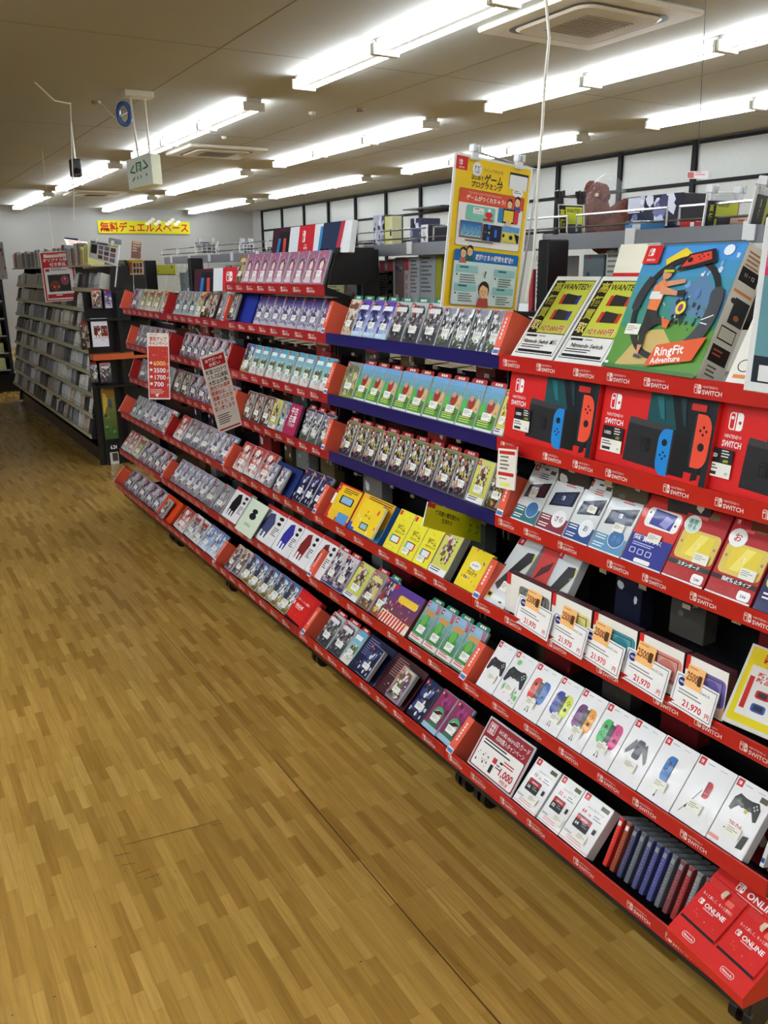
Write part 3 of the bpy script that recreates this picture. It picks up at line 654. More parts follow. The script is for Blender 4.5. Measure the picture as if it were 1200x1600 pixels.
def d_mouse(c):
    def f(A,w,h):
        A.rect(0,0,w,h,(232,232,234)); A.rect(0,.9*h,w,h,(190,45,45)); A.poly([(.2*w,.12*h),(.55*w,.12*h),(.66*w,.6*h),(.5*w,.85*h),(.3*w,.8*h),(.18*w,.5*h)],c); A.rect(.24*w,.1*h,.34*w,.3*h,W); A.rect(.42*w,.1*h,.5*w,.28*h,W); A.ell(.82*w,.8*h,.1*w,.05*h,K); A.ell(.82*w,.65*h,.09*w,.045*h,K); A.bars(.7*w,.5*h,.25*w,5,.05*h,(60,60,60),2)
    return f
put_box(2,5,345,368,.17,.03,d_mouse((25,25,28)),'white blister box with black grip','accessory box')
put_box(2,5,366,392,.17,.004,lambda A,w,h:(A.rect(0,0,w,h,(212,225,205)),A.ell(.5*w,.55*h,.18*w,.1*h,K),A.ell(.5*w,.7*h,.15*w,.07*h,K),A.bars(.3*w,.3*h,.4*w,3,.03*h,(100,110,100))),'folded pale green leaflet with black drawing','leaflet','leaflet',(212,225,205),dx=-.02,film=False)
for k,(a,b,c,n) in enumerate(((391,423,(70,75,120),'slate blue'),(423,449,(50,48,150),'deep blue'),(449,475,(130,35,40),'dark red'),(475,500,(120,40,45),'maroon'))):
    put_box(2,5,a,b,.17,.03,d_mouse(c),'white blister box with %s grip' % n,'accessory box')
divider(2,6,335)
run(2,6,347,368,2,'orangepink','clear game case with brown and gold cover')
run(2,6,368,442,5,'bluefield','clear game case with blue field cover')
def d_online(A,w,h,k=1):
    A.rect(0,0,w,h,(216,36,34)); A.icon(.1*w,.5*h,.13*h,W,(216,36,34)); A.text('ONLINE',.28*w,.5*h,.12*h,W,True,maxw=.65*w); A.text('もっと楽しく、もっと便利に',.06*w,.72*h,.07*h,W,maxw=.85*w)
    A.bars(.3*w,.45*h,.5*w,1,.05*h,(240,200,200)); A.blobs([(240,90,60),(245,235,230),(235,170,60)],8,6,.04,.07,(.1*w,.12*h,.95*w,.35*h)); A.rect(0,0,w,.06*h,K)
put_box(2,6,440,475,.14,.03,lambda A,w,h:(A.rect(0,0,w,h,(196,30,36)),d_online(A,w*.8,h*.9)),'red online membership card display','card display','card_display',(190,28,34),yaw=-3)
# far bays
divider(1,1,189)
run(1,1,199,212,1,'lilac','clear game case with dusty pink cover'); run(1,1,212,258,4,'cream','clear game case with pale yellow cover')
divider(1,1,256,red=True)
run(1,1,267,300,3,'aqua','clear game case with pale green-blue cover'); run(1,1,300,310,1,'cream','clear game case with cream cover')
put_box(1,1,310,334,.135,.03,lambda A,w,h:draw_cover(A,'darkbrown',w,h),'dark brown boxed game','game box','game_box',(62,40,30),sticker=(.03,.03,.04,.03))
run(1,1,334,350,2,'greyclear','clear game case with grey cover')
divider(1,1,349)
divider(1,2,199); run(1,2,208,232,4,'greyclear','clear game case with slate grey cover'); run(1,2,232,260,3,'lilac','clear game case with lilac cover')
divider(1,2,260,red=True); run(1,2,276,352,7,'lilac','clear game case with mauve cover')
divider(1,3,203,red=True); run(1,3,212,262,4,'greyclear','clear game case with brownish grey cover')
run(1,3,264,290,2,'darkbrown','game case with dark brown and gold cover'); run(1,3,290,360,5,'lilac','clear game case with faded pink cover')
divider(1,4,187); run(1,4,199,216,2,'aqua','clear game case with teal edge'); run(1,4,216,250,3,'snowblue','clear game case with grey-violet cover'); run(1,4,250,259,1,'whiteart','white edged game case')
divider(1,4,257,red=True); run(1,4,266,280,1,'redwhite','game case with red and white cover'); run(1,4,280,318,3,'greyclear','clear game case with silver cover'); run(1,4,318,350,2,'snowblue','clear game case with pale violet cover')
run(1,5,186,201,2,'redwhite','game case with pale red cover'); run(1,5,201,213,1,'cream','game case with bright yellow cover'); run(1,5,213,254,4,'lilac','clear game case with smoky violet cover')
divider(1,5,253); run(1,5,262,312,5,'snowblue','clear game case with purple-grey cover'); run(1,5,312,342,2,'greyclear','tall clear case with grey cover')
divider(1,6,179); run(1,6,189,242,5,'lilac','clear game case with dim violet cover')
put_box(1,6,243,266,.14,.02,lambda A,w,h:A.rect(0,0,w,h,(220,70,30)),'orange-red cardboard stand','display','counter_display',(220,70,30),th=40)
put_case(Ypx(254,1.33,CAMZ-1.419),.1,6,1,'orangepink','game case lying in the orange stand',dx=-.02,dz=.016,h=.12)
run(1,6,267,283,1,'redwhite','red game case'); run(1,6,283,306,2,'whiteart','clear game case with white art cover'); run(1,6,306,332,2,'bluebox','game case with white and blue cover')
# nearest bay, top shelf: two buying posters in clear boards, the large exercise game box
def d_wanted(price, model, seed):
    def f(A,w,h):
        A.rect(0,0,w,h,(238,240,236)); x0,y0,x1,y1 = .05*w,.05*h,.95*w,.95*h
        A.rect(x0,y0,x1,y1,K); A.rect(.06*w,.06*h,.94*w,.3*h,(240,240,238)); A.rect(.06*w,.31*h,.94*w,.94*h,(202,208,72)); A.rect(.06*w,.31*h,.27*w,.94*h,(34,26,16))
        for i,ch in enumerate('高価買取'): A.text(ch,.165*w,(.82-i*.155)*h,.1*h,(190,186,60) if i < 3 else (232,214,130),True,al='c')
        A.text('WANTED!',.3*w,.84*h,.075*h,(40,34,20),True,maxw=.6*w)
        for i,(yy,c) in enumerate(((.66,(40,40,44)),(.47,(46,46,50)))):
            A.poly([(.42*w,yy*h),(.78*w,yy*h),(.82*w,(yy+.1)*h),(.48*w,(yy+.13)*h)],c); A.rect(.4*w,yy*h,.47*w,(yy+.12)*h,(200,60,40)); A.rect(.76*w,yy*h,.83*w,(yy+.11)*h,(40,60,150) if seed == 1 else (200,60,40))
        A.text(price,.62*w,.335*h,.07*h,W,True,maxw=.55*w,al='c'); A.text(price,.62*w,.337*h,.066*h,(205,60,50),True,maxw=.54*w,al='c')
        A.text('上限',.3*w,.345*h,.04*h,(90,90,30),maxw=.1*w)
        A.rect(.09*w,.255*h,.35*w,.28*h,K); A.bars(.4*w,.265*h,.25*w,1,.02*h,(90,90,90))
        A.text(model,.5*w,.18*h,.05*h,K,True,maxw=.8*w,al='c'); A.bars(.1*w,.15*h,.8*w,2,.025*h,K,4); A.rect(.09*w,.07*h,.91*w,.1*h,K)
    return f
put_box(4,1,797,863,.262,.006,d_wanted('27,000円','Nintendo Switch 本体',1),'wanted poster offering 27,000 yen in a clear board','poster','wanted_poster',(215,220,220),th=37,group='wanted posters leaning on the top shelf')
put_box(4,1,864,940,.262,.006,d_wanted('29,000円','Nintendo Switch',2),'wanted poster offering 29,000 yen behind the exercise box','poster','wanted_poster',(215,220,220),th=37,group='wanted posters leaning on the top shelf')
def d_ring(A,w,h):
    A.grad((60,140,60),(70,150,220)); A.poly([(0,0),(w,0),(w,.35*h),(.6*w,.42*h),(.3*w,.3*h),(0,.34*h)],(92,150,60)); A.poly([(.1*w,.03*h),(.8*w,.1*h),(.5*w,.34*h),(.3*w,.32*h)],(205,180,110))
    A.poly([(.5*w,.6*h),(.7*w,.78*h),(.9*w,.62*h),(w,.66*h),(w,.45*h),(.5*w,.45*h)],(90,130,170)); A.blobs([(70,140,60),(50,110,60),(110,170,80)],18,3,.05,.12,(0,.3*h,w,.52*h))
    A.poly([(.25*w,.88*h),(.42*w,.97*h),(.55*w,.9*h),(.5*w,.8*h),(.4*w,.78*h),(.46*w,.86*h),(.36*w,.88*h),(.3*w,.78*h)],(240,210,50))
    A.blobs([(235,240,245),(190,215,235)],6,9,.06,.12,(.6*w,.75*h,w,.97*h))
    A.blobs([(35,40,50),(60,50,70),(40,70,60)],9,5,.08,.16,(.5*w,.3*h,.8*w,.6*h))       # dark beast shape
    A.blobs([(120,170,225),(200,225,245),(90,130,190)],8,21,.06,.14,(.55*w,.55*h,.98*w,.95*h)); A.blobs([(30,32,40),(46,44,58),(70,90,60),(24,40,36)],16,22,.05,.12,(.52*w,.36*h,.84*w,.6*h)); A.blobs([(235,220,70),(200,225,90),(240,240,200)],8,23,.03,.06,(.4*w,.4*h,.66*w,.62*h))
    A.ell(.86*w,.94*h,.05*w,.04*h,(235,245,252),12)
    # the large grey ring
    pts = [(.53*w+.40*w*math.cos(t), .5*h+.38*h*math.sin(t)) for t in [2*PI*i/40 for i in range(41)]]
    for (a,b),(c,d) in zip(pts,pts[1:]): A.line(a,b,c,d,.05*w,(34,35,38)); A.ell(c,d,.025*w,.02*h,(34,35,38),8)
    for k,((a,b),(c,d)) in enumerate(zip(pts,pts[1:])):
        if k >= 33 or k <= 1: A.line(a,b,c,d,.12*w,(66,70,76)); A.ell(c,d,.06*w,.05*h,(66,70,76),10)
        if 16 <= k <= 19: A.line(a,b,c,d,.09*w,(50,52,58)); A.ell(c,d,.045*w,.037*h,(50,52,58),10)
    A.poly([(.42*w,.78*h),(.5*w,.91*h),(.74*w,.95*h),(.8*w,.85*h),(.62*w,.81*h)],(26,26,30)); A.poly([(.46*w,.81*h),(.52*w,.9*h),(.71*w,.93*h),(.74*w,.87*h),(.58*w,.83*h)],(222,66,48))
    A.ell(.53*w,.865*h,.028*w,.02*h,K,10)
    for i in range(4): A.ell(.63*w+.024*w*math.cos(i*PI/2),.89*h+.018*h*math.sin(i*PI/2),.009*w,.007*h,K,6)
    A.ell(.69*w,.9*h,.01*w,.008*h,K,6); A.line(.86*w,.42*h,.96*w,.46*h,.008*w,W); A.line(.86*w,.4*h,.93*w,.39*h,.008*w,W)
    # jogging person seen from the side
    sk = (214,150,112)
    A.poly([(.27*w,.48*h),(.38*w,.48*h),(.42*w,.36*h),(.34*w,.3*h),(.36*w,.2*h),(.31*w,.19*h),(.28*w,.32*h)],(34,34,38)); A.poly([(.38*w,.48*h),(.3*w,.46*h),(.4*w,.36*h),(.5*w,.38*h),(.5*w,.42*h),(.42*w,.42*h)],(44,44,48))
    A.poly([(.31*w,.2*h),(.36*w,.2*h),(.35*w,.13*h),(.33*w,.13*h)],sk); A.poly([(.31*w,.13*h),(.38*w,.12*h),(.38*w,.1*h),(.31*w,.1*h)],(60,70,90)); A.poly([(.46*w,.42*h),(.56*w,.4*h),(.55*w,.34*h),(.5*w,.35*h)],(230,110,60))
    A.poly([(.27*w,.48*h),(.38*w,.47*h),(.4*w,.68*h),(.33*w,.72*h),(.26*w,.66*h)],(232,130,70)); A.poly([(.25*w,.56*h),(.38*w,.56*h),(.38*w,.62*h),(.25*w,.62*h)],(225,230,230))
    A.poly([(.3*w,.7*h),(.36*w,.66*h),(.55*w,.62*h),(.56*w,.59*h),(.35*w,.6*h)],sk); A.poly([(.52*w,.63*h),(.6*w,.64*h),(.6*w,.58*h),(.53*w,.59*h)],(40,40,46)); A.poly([(.38*w,.7*h),(.56*w,.72*h),(.57*w,.69*h),(.4*w,.66*h)],sk)
    A.ell(.35*w,.76*h,.05*w,.045*h,sk,12); A.poly([(.3*w,.8*h),(.36*w,.83*h),(.41*w,.79*h),(.4*w,.76*h),(.3*w,.77*h)],(60,50,40)); A.rect(.3*w,.77*h,.41*w,.79*h,(190,200,40))
    A.blobs([(240,220,60),(230,90,60),(70,90,190),(180,200,60)],10,12,.02,.04,(.4*w,.22*h,.85*w,.32*h)); A.ell(.62*w,.5*h,.05*w,.05*h,(235,225,60)); A.ell(.62*w,.5*h,.025*w,.03*h,(150,60,120))
    A.poly([(.46*w,.04*h),(.92*w,.12*h),(.98*w,.3*h),(.52*w,.21*h)],(226,92,44)); A.text('RingFit',.53*w,.125*h,.075*h,W,True,maxw=.38*w,rot=.16); A.text('Adventure',.52*w,.065*h,.05*h,W,True,maxw=.36*w,rot=.16)
    A.rect(.02*w,.84*h,.2*w,.985*h,(216,36,40)); A.icon(.06*w,.9*h,.06*h,W,(216,36,40)); A.text('SWITCH',.11*w,.86*h,.018*h,W,True,al='c',maxw=.12*w); A.rect(.02*w,.02*h,.06*w,.05*h,W)
    A.line(0,.995*h,w,.995*h,.006*h,(40,60,50)); A.rect(0,0,w,.03*h,(66,120,60))
def d_ringside(A,w,h):
    A.rect(0,0,w,h,(228,226,214)); A.rect(.1*w,.74*h,.9*w,.84*h,(40,36,36)); A.text('11・12',.5*w,.78*h,.03*h,W,al='c',maxw=.6*w); A.rect(.1*w,.66*h,.9*w,.68*h,(225,140,80)); A.rect(.3*w,.45*h,.95*w,.63*h,(50,55,60)); A.ell(.6*w,.5*h,.12*w,.02*h,(190,110,60)); A.ell(.25*w,.6*h,.12*w,.02*h,(60,60,60))
    A.rect(.15*w,.32*h,.85*w,.42*h,K); A.rect(.18*w,.33*h,.82*w,.41*h,(222,220,208)); A.rect(.1*w,.16*h,.9*w,.28*h,(40,28,26)); A.bars(.15*w,.94*h,.7*w,4,.03*h,(190,130,80),3); A.bars(.2*w,.12*h,.6*w,3,.03*h,(120,110,100),4); A.bars(.2*w,.24*h,.6*w,2,.03*h,(190,90,60),4)
# a boxed game standing behind the exercise box
put_box(4,1,925,985,.262,.03,lambda A,w,h:(A.rect(0,0,w,h,(245,244,228)),A.rect(0,0,w,.72*h,(210,38,34)),A.blobs([(235,120,50),(240,235,220),(180,30,30)],6,3,.06,.12,(0,.1*h,w,.4*h))),'red and cream box peeking out behind the exercise game box','game box','game_box',(245,244,228),th=17,dx=.115,dz=.035,group='large game boxes')
put_box(4,1,939,1093,.306,.075,d_ring,'large RingFit Adventure exercise game box with ring controller picture','game box','game_box',(232,232,226),th=23,side=d_ringside,sticker=(.03,.085,.045,.026),yaw=-4,group='large game boxes')
put_box(4,1,1132,1215,.2,.03,lambda A,w,h:(A.rect(0,0,w,h,(240,238,230)),A.rect(.03*w,.84*h,.3*w,.98*h,(205,50,60)),A.icon(.1*w,.88*h,.07*h,W,(205,50,60)),joycon(A,.5*w,.62*h,.2*h,(150,80,130)),A.blobs([(120,120,130),(200,200,205)],6,2,.06,.12,(.1*w,.35*h,.9*w,.6*h)),A.ell(.25*w,.2*h,.14*w,.07*h,(40,40,50)),A.ell(.25*w,.2*h,.12*w,.06*h,(240,238,225)),A.rect(.1*w,.06*h,.35*w,.1*h,(225,140,80)),A.rect(.45*w,.06*h,.7*w,.1*h,(225,140,80))),'white accessory box partly behind the teal poster',th=28)
# console boxes
def d_console(small):
    def f(A,w,h):
        R_ = (214,36,36); A.rect(0,0,w,h,R_); s0 = .44*w
        A.poly([(s0,.0),(w,0),(w,h),(s0,h)],(18,34,40)); A.poly([(s0,.35*h),(s0,h),(.62*w,h),(.7*w,.6*h)],(26,78,84)); A.poly([(.7*w,.6*h),(.62*w,h),(w,h),(w,.5*h)],(24,30,36))
        A.rect(s0,0,w,.14*h,R_); A.poly([(.95*w,0),(w,0),(w,h),(.97*w,h)],(30,40,46))
        A.icon(.075*w,.7*h,.2*h,W,R_); A.text('NINTENDO',.135*w,.61*h,.045*h,W,al='c',maxw=.16*w); A.text('SWITCH',.135*w,.51*h,.075*h,W,True,al='c',maxw=.18*w)
        A.poly([(.27*w,.1*h),(.64*w,.08*h),(.66*w,.55*h),(.28*w,.58*h)],(40,40,44)); A.poly([(.28*w,.58*h),(.66*w,.55*h),(.67*w,.62*h),(.29*w,.66*h)],(62,62,66)); A.icon(.42*w,.26*h,.17*h,(18,18,20),(40,40,44))
        A.rect(.64*w,.06*h,.82*w,.56*h,(24,24,28)); joycon(A,.68*w,.31*h,.56*h,(30,135,215)); A.poly([(.88*w,.05*h),(.93*w,.08*h),(.95*w,.5*h),(.9*w,.4*h)],(30,30,34)); joycon(A,.86*w,.52*h,.62*h,(232,80,56),True)
        A.poly([(.5*w,.95*h),(.56*w,.7*h),(.6*w,.68*h),(.56*w,.96*h)],(40,110,116)); A.poly([(.7*w,.98*h),(.76*w,.66*h),(.78*w,.66*h),(.75*w,.98*h)],(34,60,66))
        A.rr(.8*w,.86*h,.92*w,.94*h,.003,(190,50,45))
    return f
for k,(a,b,pr,lab,yy) in enumerate(((784,924,'1500','leftmost console box with 1500 yen used tag',0),(925,1105,'100','middle console box, dark neon handheld picture, 100 yen tag',0),(1104,1290,'600','console box cut off by the photo edge, USED 600 tag',0))):
    o = put_box(4,2,a,b,.19,.09,d_console(k),lab,'console box','console_box',(208,34,34),th=7,group='red game console boxes',yaw=-3 if k else -2)
    A = Art(.07,.062,None,Matrix.Translation((-.155 if k else -.135,0,.03)),.006); A.rect(0,0,.07,.03,(238,238,230)); A.rect(0,.03,.036,.062,K); A.text('USED',.018,.042,.008,W,True,al='c',maxw=.03); A.rect(.037,.03,.07,.062,(40,40,40)); A.bars(.04,.056,.026,3,.006,(225,225,225),3); A.text(pr,.053,.033,.007,(190,200,60),True,al='c'); A.bars(.004,.023,.04,2,.006,(90,90,90),3); A.rect(.006,.004,.034,.011,(50,50,50)); A.text('円',.056,.006,.006,K)
    obj('price_tag', A, PRINT, o)
# screen protector packs
def d_film(c, word, foot):
    def f(A,w,h):
        A.rect(0,0,w,h,(214,220,222)); A.rect(0,0,w,.26*h,c); A.rect(.04*w,.87*h,.22*w,.98*h,(205,32,40)); A.icon(.09*w,.9*h,.05*h,W,(205,32,40)); A.ell(.52*w,.93*h,.1*w,.015*h,(70,70,70)); A.rect(.72*w,.87*h,.93*w,.93*h,(70,80,50)); A.bars(.4*w,.84*h,.5*w,3,.035*h,(190,70,70) if foot else (90,90,95),4)
        A.poly([(.12*w,.4*h),(.16*w,.62*h),(.96*w,.74*h),(.93*w,.48*h)],(30,32,38)); A.poly([(.2*w,.44*h),(.24*w,.61*h),(.86*w,.7*h),(.84*w,.49*h)],(50,62,92) if foot else (80,40,50)); A.icon(.46*w,.54*h,.07*h,(220,220,225),(45,50,75))
        A.ell(.68*w,.24*h,.25*w,.14*h,W); A.ell(.68*w,.24*h,.235*w,.13*h,(60,110,170) if word == 'wipe' else (236,240,242)); A.text('お' if word == 'お' else 'さら',.68*w,.2*h,.08*h,c,True,al='c',maxw=.3*w)
        A.bars(.06*w,.22*h,.35*w,2,.04*h,(235,235,235),6); A.bars(.06*w,.1*h,.5*w,2,.04*h,(235,235,235),7); A.rect(0,0,w,.02*h,W)
    return f
put_box(4,3,797,834,.178,.02,d_film((40,110,116),'wipe',0),'silver screen film pack with teal foot','film pack','film_pack',th=31,sticker=(.035,.075,.03,.025))
put_box(4,3,835,877,.178,.02,d_film((130,34,52),'さら',1),'silver screen film pack with dark red foot','film pack','film_pack',th=31)
put_box(4,3,878,918,.178,.02,d_film((30,70,140),'お',1),'silver screen film pack with blue hiragana bubble','film pack','film_pack',th=31,sticker=(.045,.085,.03,.02))
put_box(4,3,919,968,.178,.02,d_film((90,150,190),'wipe',1),'silver screen film pack with light blue foot','film pack','film_pack',th=31,sticker=(.05,.06,.035,.022))
def d_glass(A,w,h):
    A.rect(0,0,w,h,(214,52,40)); A.rect(0,0,w,.42*h,(34,44,140)); A.rr(.14*w,.55*h,.95*w,.83*h,.012,W); A.poly([(.27*w,.59*h),(.8*w,.57*h),(.83*w,.8*h),(.3*w,.82*h)],(60,64,150)); A.poly([(.5*w,.62*h),(.7*w,.58*h),(.8*w,.72*h),(.6*w,.76*h)],(150,150,215)); A.ell(.2*w,.75*h,.025*w,.015*h,K); A.ell(.87*w,.66*h,.025*w,.015*h,K)
    A.text('超硬質ガラス',.06*w,.34*h,.065*h,W,True,maxw=.86*w)
    for i in range(3): A.rr((.1+.2*i)*w,.14*h,(.24+.2*i)*w,.22*h,.003,(200,205,235)); A.rr((.12+.2*i)*w,.15*h,(.22+.2*i)*w,.21*h,.003,(34,44,140))
    A.bars(.1*w,.29*h,.8*w,2,.03*h,(190,195,235),4); A.rr(.3*w,.03*h,.7*w,.09*h,.004,W); A.rect(0,0,w,.02*h,W)
put_box(4,3,969,1032,.178,.03,d_glass,'red and blue hard glass protector pack','film pack','film_pack',(208,44,38),th=30,sticker=(.05,.062,.04,.022))
def d_lite(bub, foot, word, cc):
    def f(A,w,h):
        A.rect(0,0,w,h,(178,30,36)); A.rect(.03*w,.88*h,.17*w,.98*h,(205,32,40)); A.icon(.06*w,.91*h,.05*h,W,(178,30,36)); A.rect(.52*w,.86*h,.74*w,.94*h,(120,90,50)); A.rect(.3*w,.83*h,.5*w,.87*h,(220,90,90))
        A.rr(.06*w,.28*h,.98*w,.68*h,.012,(222,196,96)); A.rect(.2*w,.34*h,.84*w,.64*h,(232,208,60)); A.poly([(.3*w,.34*h),(.5*w,.34*h),(.7*w,.64*h),(.5*w,.64*h)],(244,226,110)); A.icon(.46*w,.46*h,.07*h,(245,235,160),(232,208,60)); A.ell(.13*w,.5*h,.03*w,.02*h,(170,140,60)); A.ell(.91*w,.5*h,.03*w,.02*h,(170,140,60))
        A.ell(.22*w,.74*h,.2*w,.12*h,W); A.ell(.22*w,.74*h,.185*w,.11*h,(205,225,220) if len(word) > 1 else W)
        if len(word) > 1: A.text(word[:2],.22*w,.75*h,.055*h,cc,True,al='c',maxw=.28*w); A.text(word[2:],.22*w,.68*h,.055*h,cc,True,al='c',maxw=.28*w)
        else: A.text(word,.22*w,.7*h,.09*h,cc,True,al='c')
        A.rect(0,.19*h,w,.25*h,(30,60,50) if len(word) > 1 else (60,20,20)); A.text(foot,.24*w,.2*h,.045*h,W,True,maxw=.72*w); A.rr(.68*w,.03*h,.95*w,.15*h,.006,W); A.text('Lite',.81*w,.07*h,.04*h,K,True,al='c'); A.blobs([(230,170,60),(240,230,220),(60,30,20)],6,2,.03,.06,(.1*w,.05*h,.6*w,.15*h)); A.rect(0,0,w,.02*h,W)
    return f
put_box(4,3,1033,1098,.181,.03,d_lite(1,'スタンダード','画面守る',(20,110,90)),'dark red film pack with teal screen-guard bubble','film pack','film_pack',(170,28,34),th=28,sticker=(.065,.05,.04,.024))
put_box(4,3,1100,1172,.181,.03,d_lite(1,'指紋防止タイプ','お',(190,40,30)),'dark red fingerprint-proof film pack with white hiragana bubble','film pack','film_pack',(170,28,34),th=28,sticker=(.065,.05,.04,.024))
put_box(4,3,1175,1240,.181,.03,lambda A,w,h:(A.rect(0,0,w,h,(30,36,90)),A.rr(.06*w,.28*h,.98*w,.75*h,.012,(222,196,96)),A.rect(.2*w,.34*h,.84*w,.68*h,(226,206,70)),A.bars(.1*w,.2*h,.7*w,2,.05*h,W,3)),'yellow and navy film pack at the photo edge','film pack','film_pack',(34,30,50),th=28)
# pouches and compact consoles on the fourth shelf
def d_pouch(red):
    def f(A,w,h):
        A.rect(0,0,w,h,(206,210,212)); A.rect(.02*w,.88*h,.28*w,.99*h,(205,32,40)); A.icon(.09*w,.91*h,.05*h,W,(205,32,40))
        if not red:
            A.poly([(.3*w,.3*h),(.42*w,.26*h),(.98*w,.72*h),(.98*w,.82*h),(.86*w,.84*h)],(205,195,60)); A.poly([(.12*w,.26*h),(.34*w,.2*h),(.96*w,.72*h),(.9*w,.84*h),(.62*w,.82*h)],(44,44,48)); A.poly([(.12*w,.26*h),(.34*w,.2*h),(.5*w,.34*h),(.3*w,.44*h)],(58,58,62)); A.rect(.06*w,.06*h,.28*w,.14*h,(205,195,60)); A.rect(.1*w,.08*h,.24*w,.13*h,K); A.ell(.74*w,.06*h,.08*w,.015*h,K)
        else: A.rect(0,0,w,h,(200,60,56)); A.poly([(.1*w,.5*h),(.8*w,.7*h),(.9*w,.85*h),(.3*w,.7*h)],(80,30,34)); A.blobs([(225,120,100),(170,40,40)],5,3,.1,.2,(0,0,w,.5*h))
    return f
put_box(4,4,753,787,.22,.03,d_pouch(0),'white boxed console pouch, black and yellow, in front','accessory box',th=40,sticker=(.045,.045,.03,.03))
put_box(4,4,806,830,.2,.02,d_pouch(1),'red boxed pouch between the two white pouch boxes','accessory box','accessory_box',(195,50,50),th=30,dx=.03)
put_box(4,4,824,862,.21,.03,d_pouch(0),'white boxed console pouch behind the price cards','accessory box',th=30,dx=.03)
def d_litebox(c):
    def f(A,w,h):
        A.rect(0,0,w,h,(240,240,236)); A.poly([(0,0),(.12*w,0),(.12*w,h),(0,h)],(235,236,232)); A.rr(.3*w,.22*h,.98*w,.8*h,.012,c); A.rect(.42*w,.28*h,.9*w,.74*h,(60,70,76)); A.rect(.44*w,.3*h,.88*w,.72*h,tuple(int(v*.75+50) for v in c)); A.ell(.36*w,.6*h,.025*w,.04*h,tuple(int(v*.6) for v in c)); A.ell(.66*w,.5*h,.18*w,.2*h,tuple(int(v*.9) for v in c)); A.rect(0,.7*h,.1*w,h,(216,40,40)); A.poly([(.85*w,.02*h),(w,.02*h),(w,.3*h),(.9*w,.2*h)],(230,180,150))
    return f
for a,b,c,n in ((788,858,(120,122,122),'grey'),(858,920,(225,214,120),'pale yellow'),(922,990,(60,150,165),'turquoise'),(992,1062,(224,140,128),'coral'),(1064,1130,(112,100,178),'lilac blue')):
    put_box(4,4,a,b,.112,.028,d_litebox(c),'white compact console box with %s handheld' % n,'console box','console_box',(88,52,58),th=3,dx=.012,group='compact console boxes behind price cards',film=True)
def card(Ya, n, c):
    y = Ypx(n[0],1.405,CAMZ-.92); w = abs(Ypx(n[1],1.405,CAMZ-.92)-y); h = .078
    m = Mb(); m.box(-w/2,0,0,w/2,.002,h,(240,240,240)); o = obj('price_card', m, PRINT, M=Matrix.Translation((1.408,y-w/2,CAMZ-.945)) @ Matrix.Rotation(math.radians(-96),4,'Z') @ Matrix.Rotation(math.radians(-14),4,'X'))
    A = Art(w,h,None,Matrix.Translation((-w/2,0,0)),.0006); A.rect(.05*w,.06*h,.97*w,.95*h,(30,40,90)); A.rect(.06*w,.08*h,.96*w,.93*h,W); A.ell(.17*w,.78*h,.085*w,.13*h,(30,40,130)); A.text('NEW',.17*w,.75*h,.07*h,W,True,al='c',maxw=.12*w); A.text('Nintendo Switch Lite' if c < 4 else 'Nintendo Switch',.28*w,.72*h,.1*h,K,maxw=.64*w); A.bars(.14*w,.55*h,.7*w,2,.09*h,(150,150,150),3)
    A.text('21,970',.3*w,.16*h,.2*h,(205,25,35),True,maxw=.5*w); A.text('円',.83*w,.16*h,.13*h,(205,25,35),True); obj('card_print', A, PRINT, o)
    m = Mb(); m.box(-w*.28,-.001,h*.72,w*.12,.001,h*1.36,(250,196,128)); fl = obj('point_flag', m, PRINT, o)
    A = Art(1,1,None,Matrix.Translation((-w*.28,-.0012,h*.72)),.0005); A.text('2500',.02*w,.2*h,.26*h,(150,84,36),True,maxw=.26*w); A.rr(.28*w,.16*h,.37*w,.46*h,.003,(90,60,40)); A.bars(.04*w,.56*h,.32*w,1,.06*h,(200,120,60)); obj('flag_print', A, PRINT, fl)
    return note(o,'white 21,970 yen price card with orange 2500 flag before %s box' % ('grey','yellow','turquoise','coral','lilac')[c],'price card',4,4,'price cards with orange flags')
for i,(a,b) in enumerate(((797,857),(851,911),(899,968),(964,1038),(1041,1112))): card(0,(a,b),i)
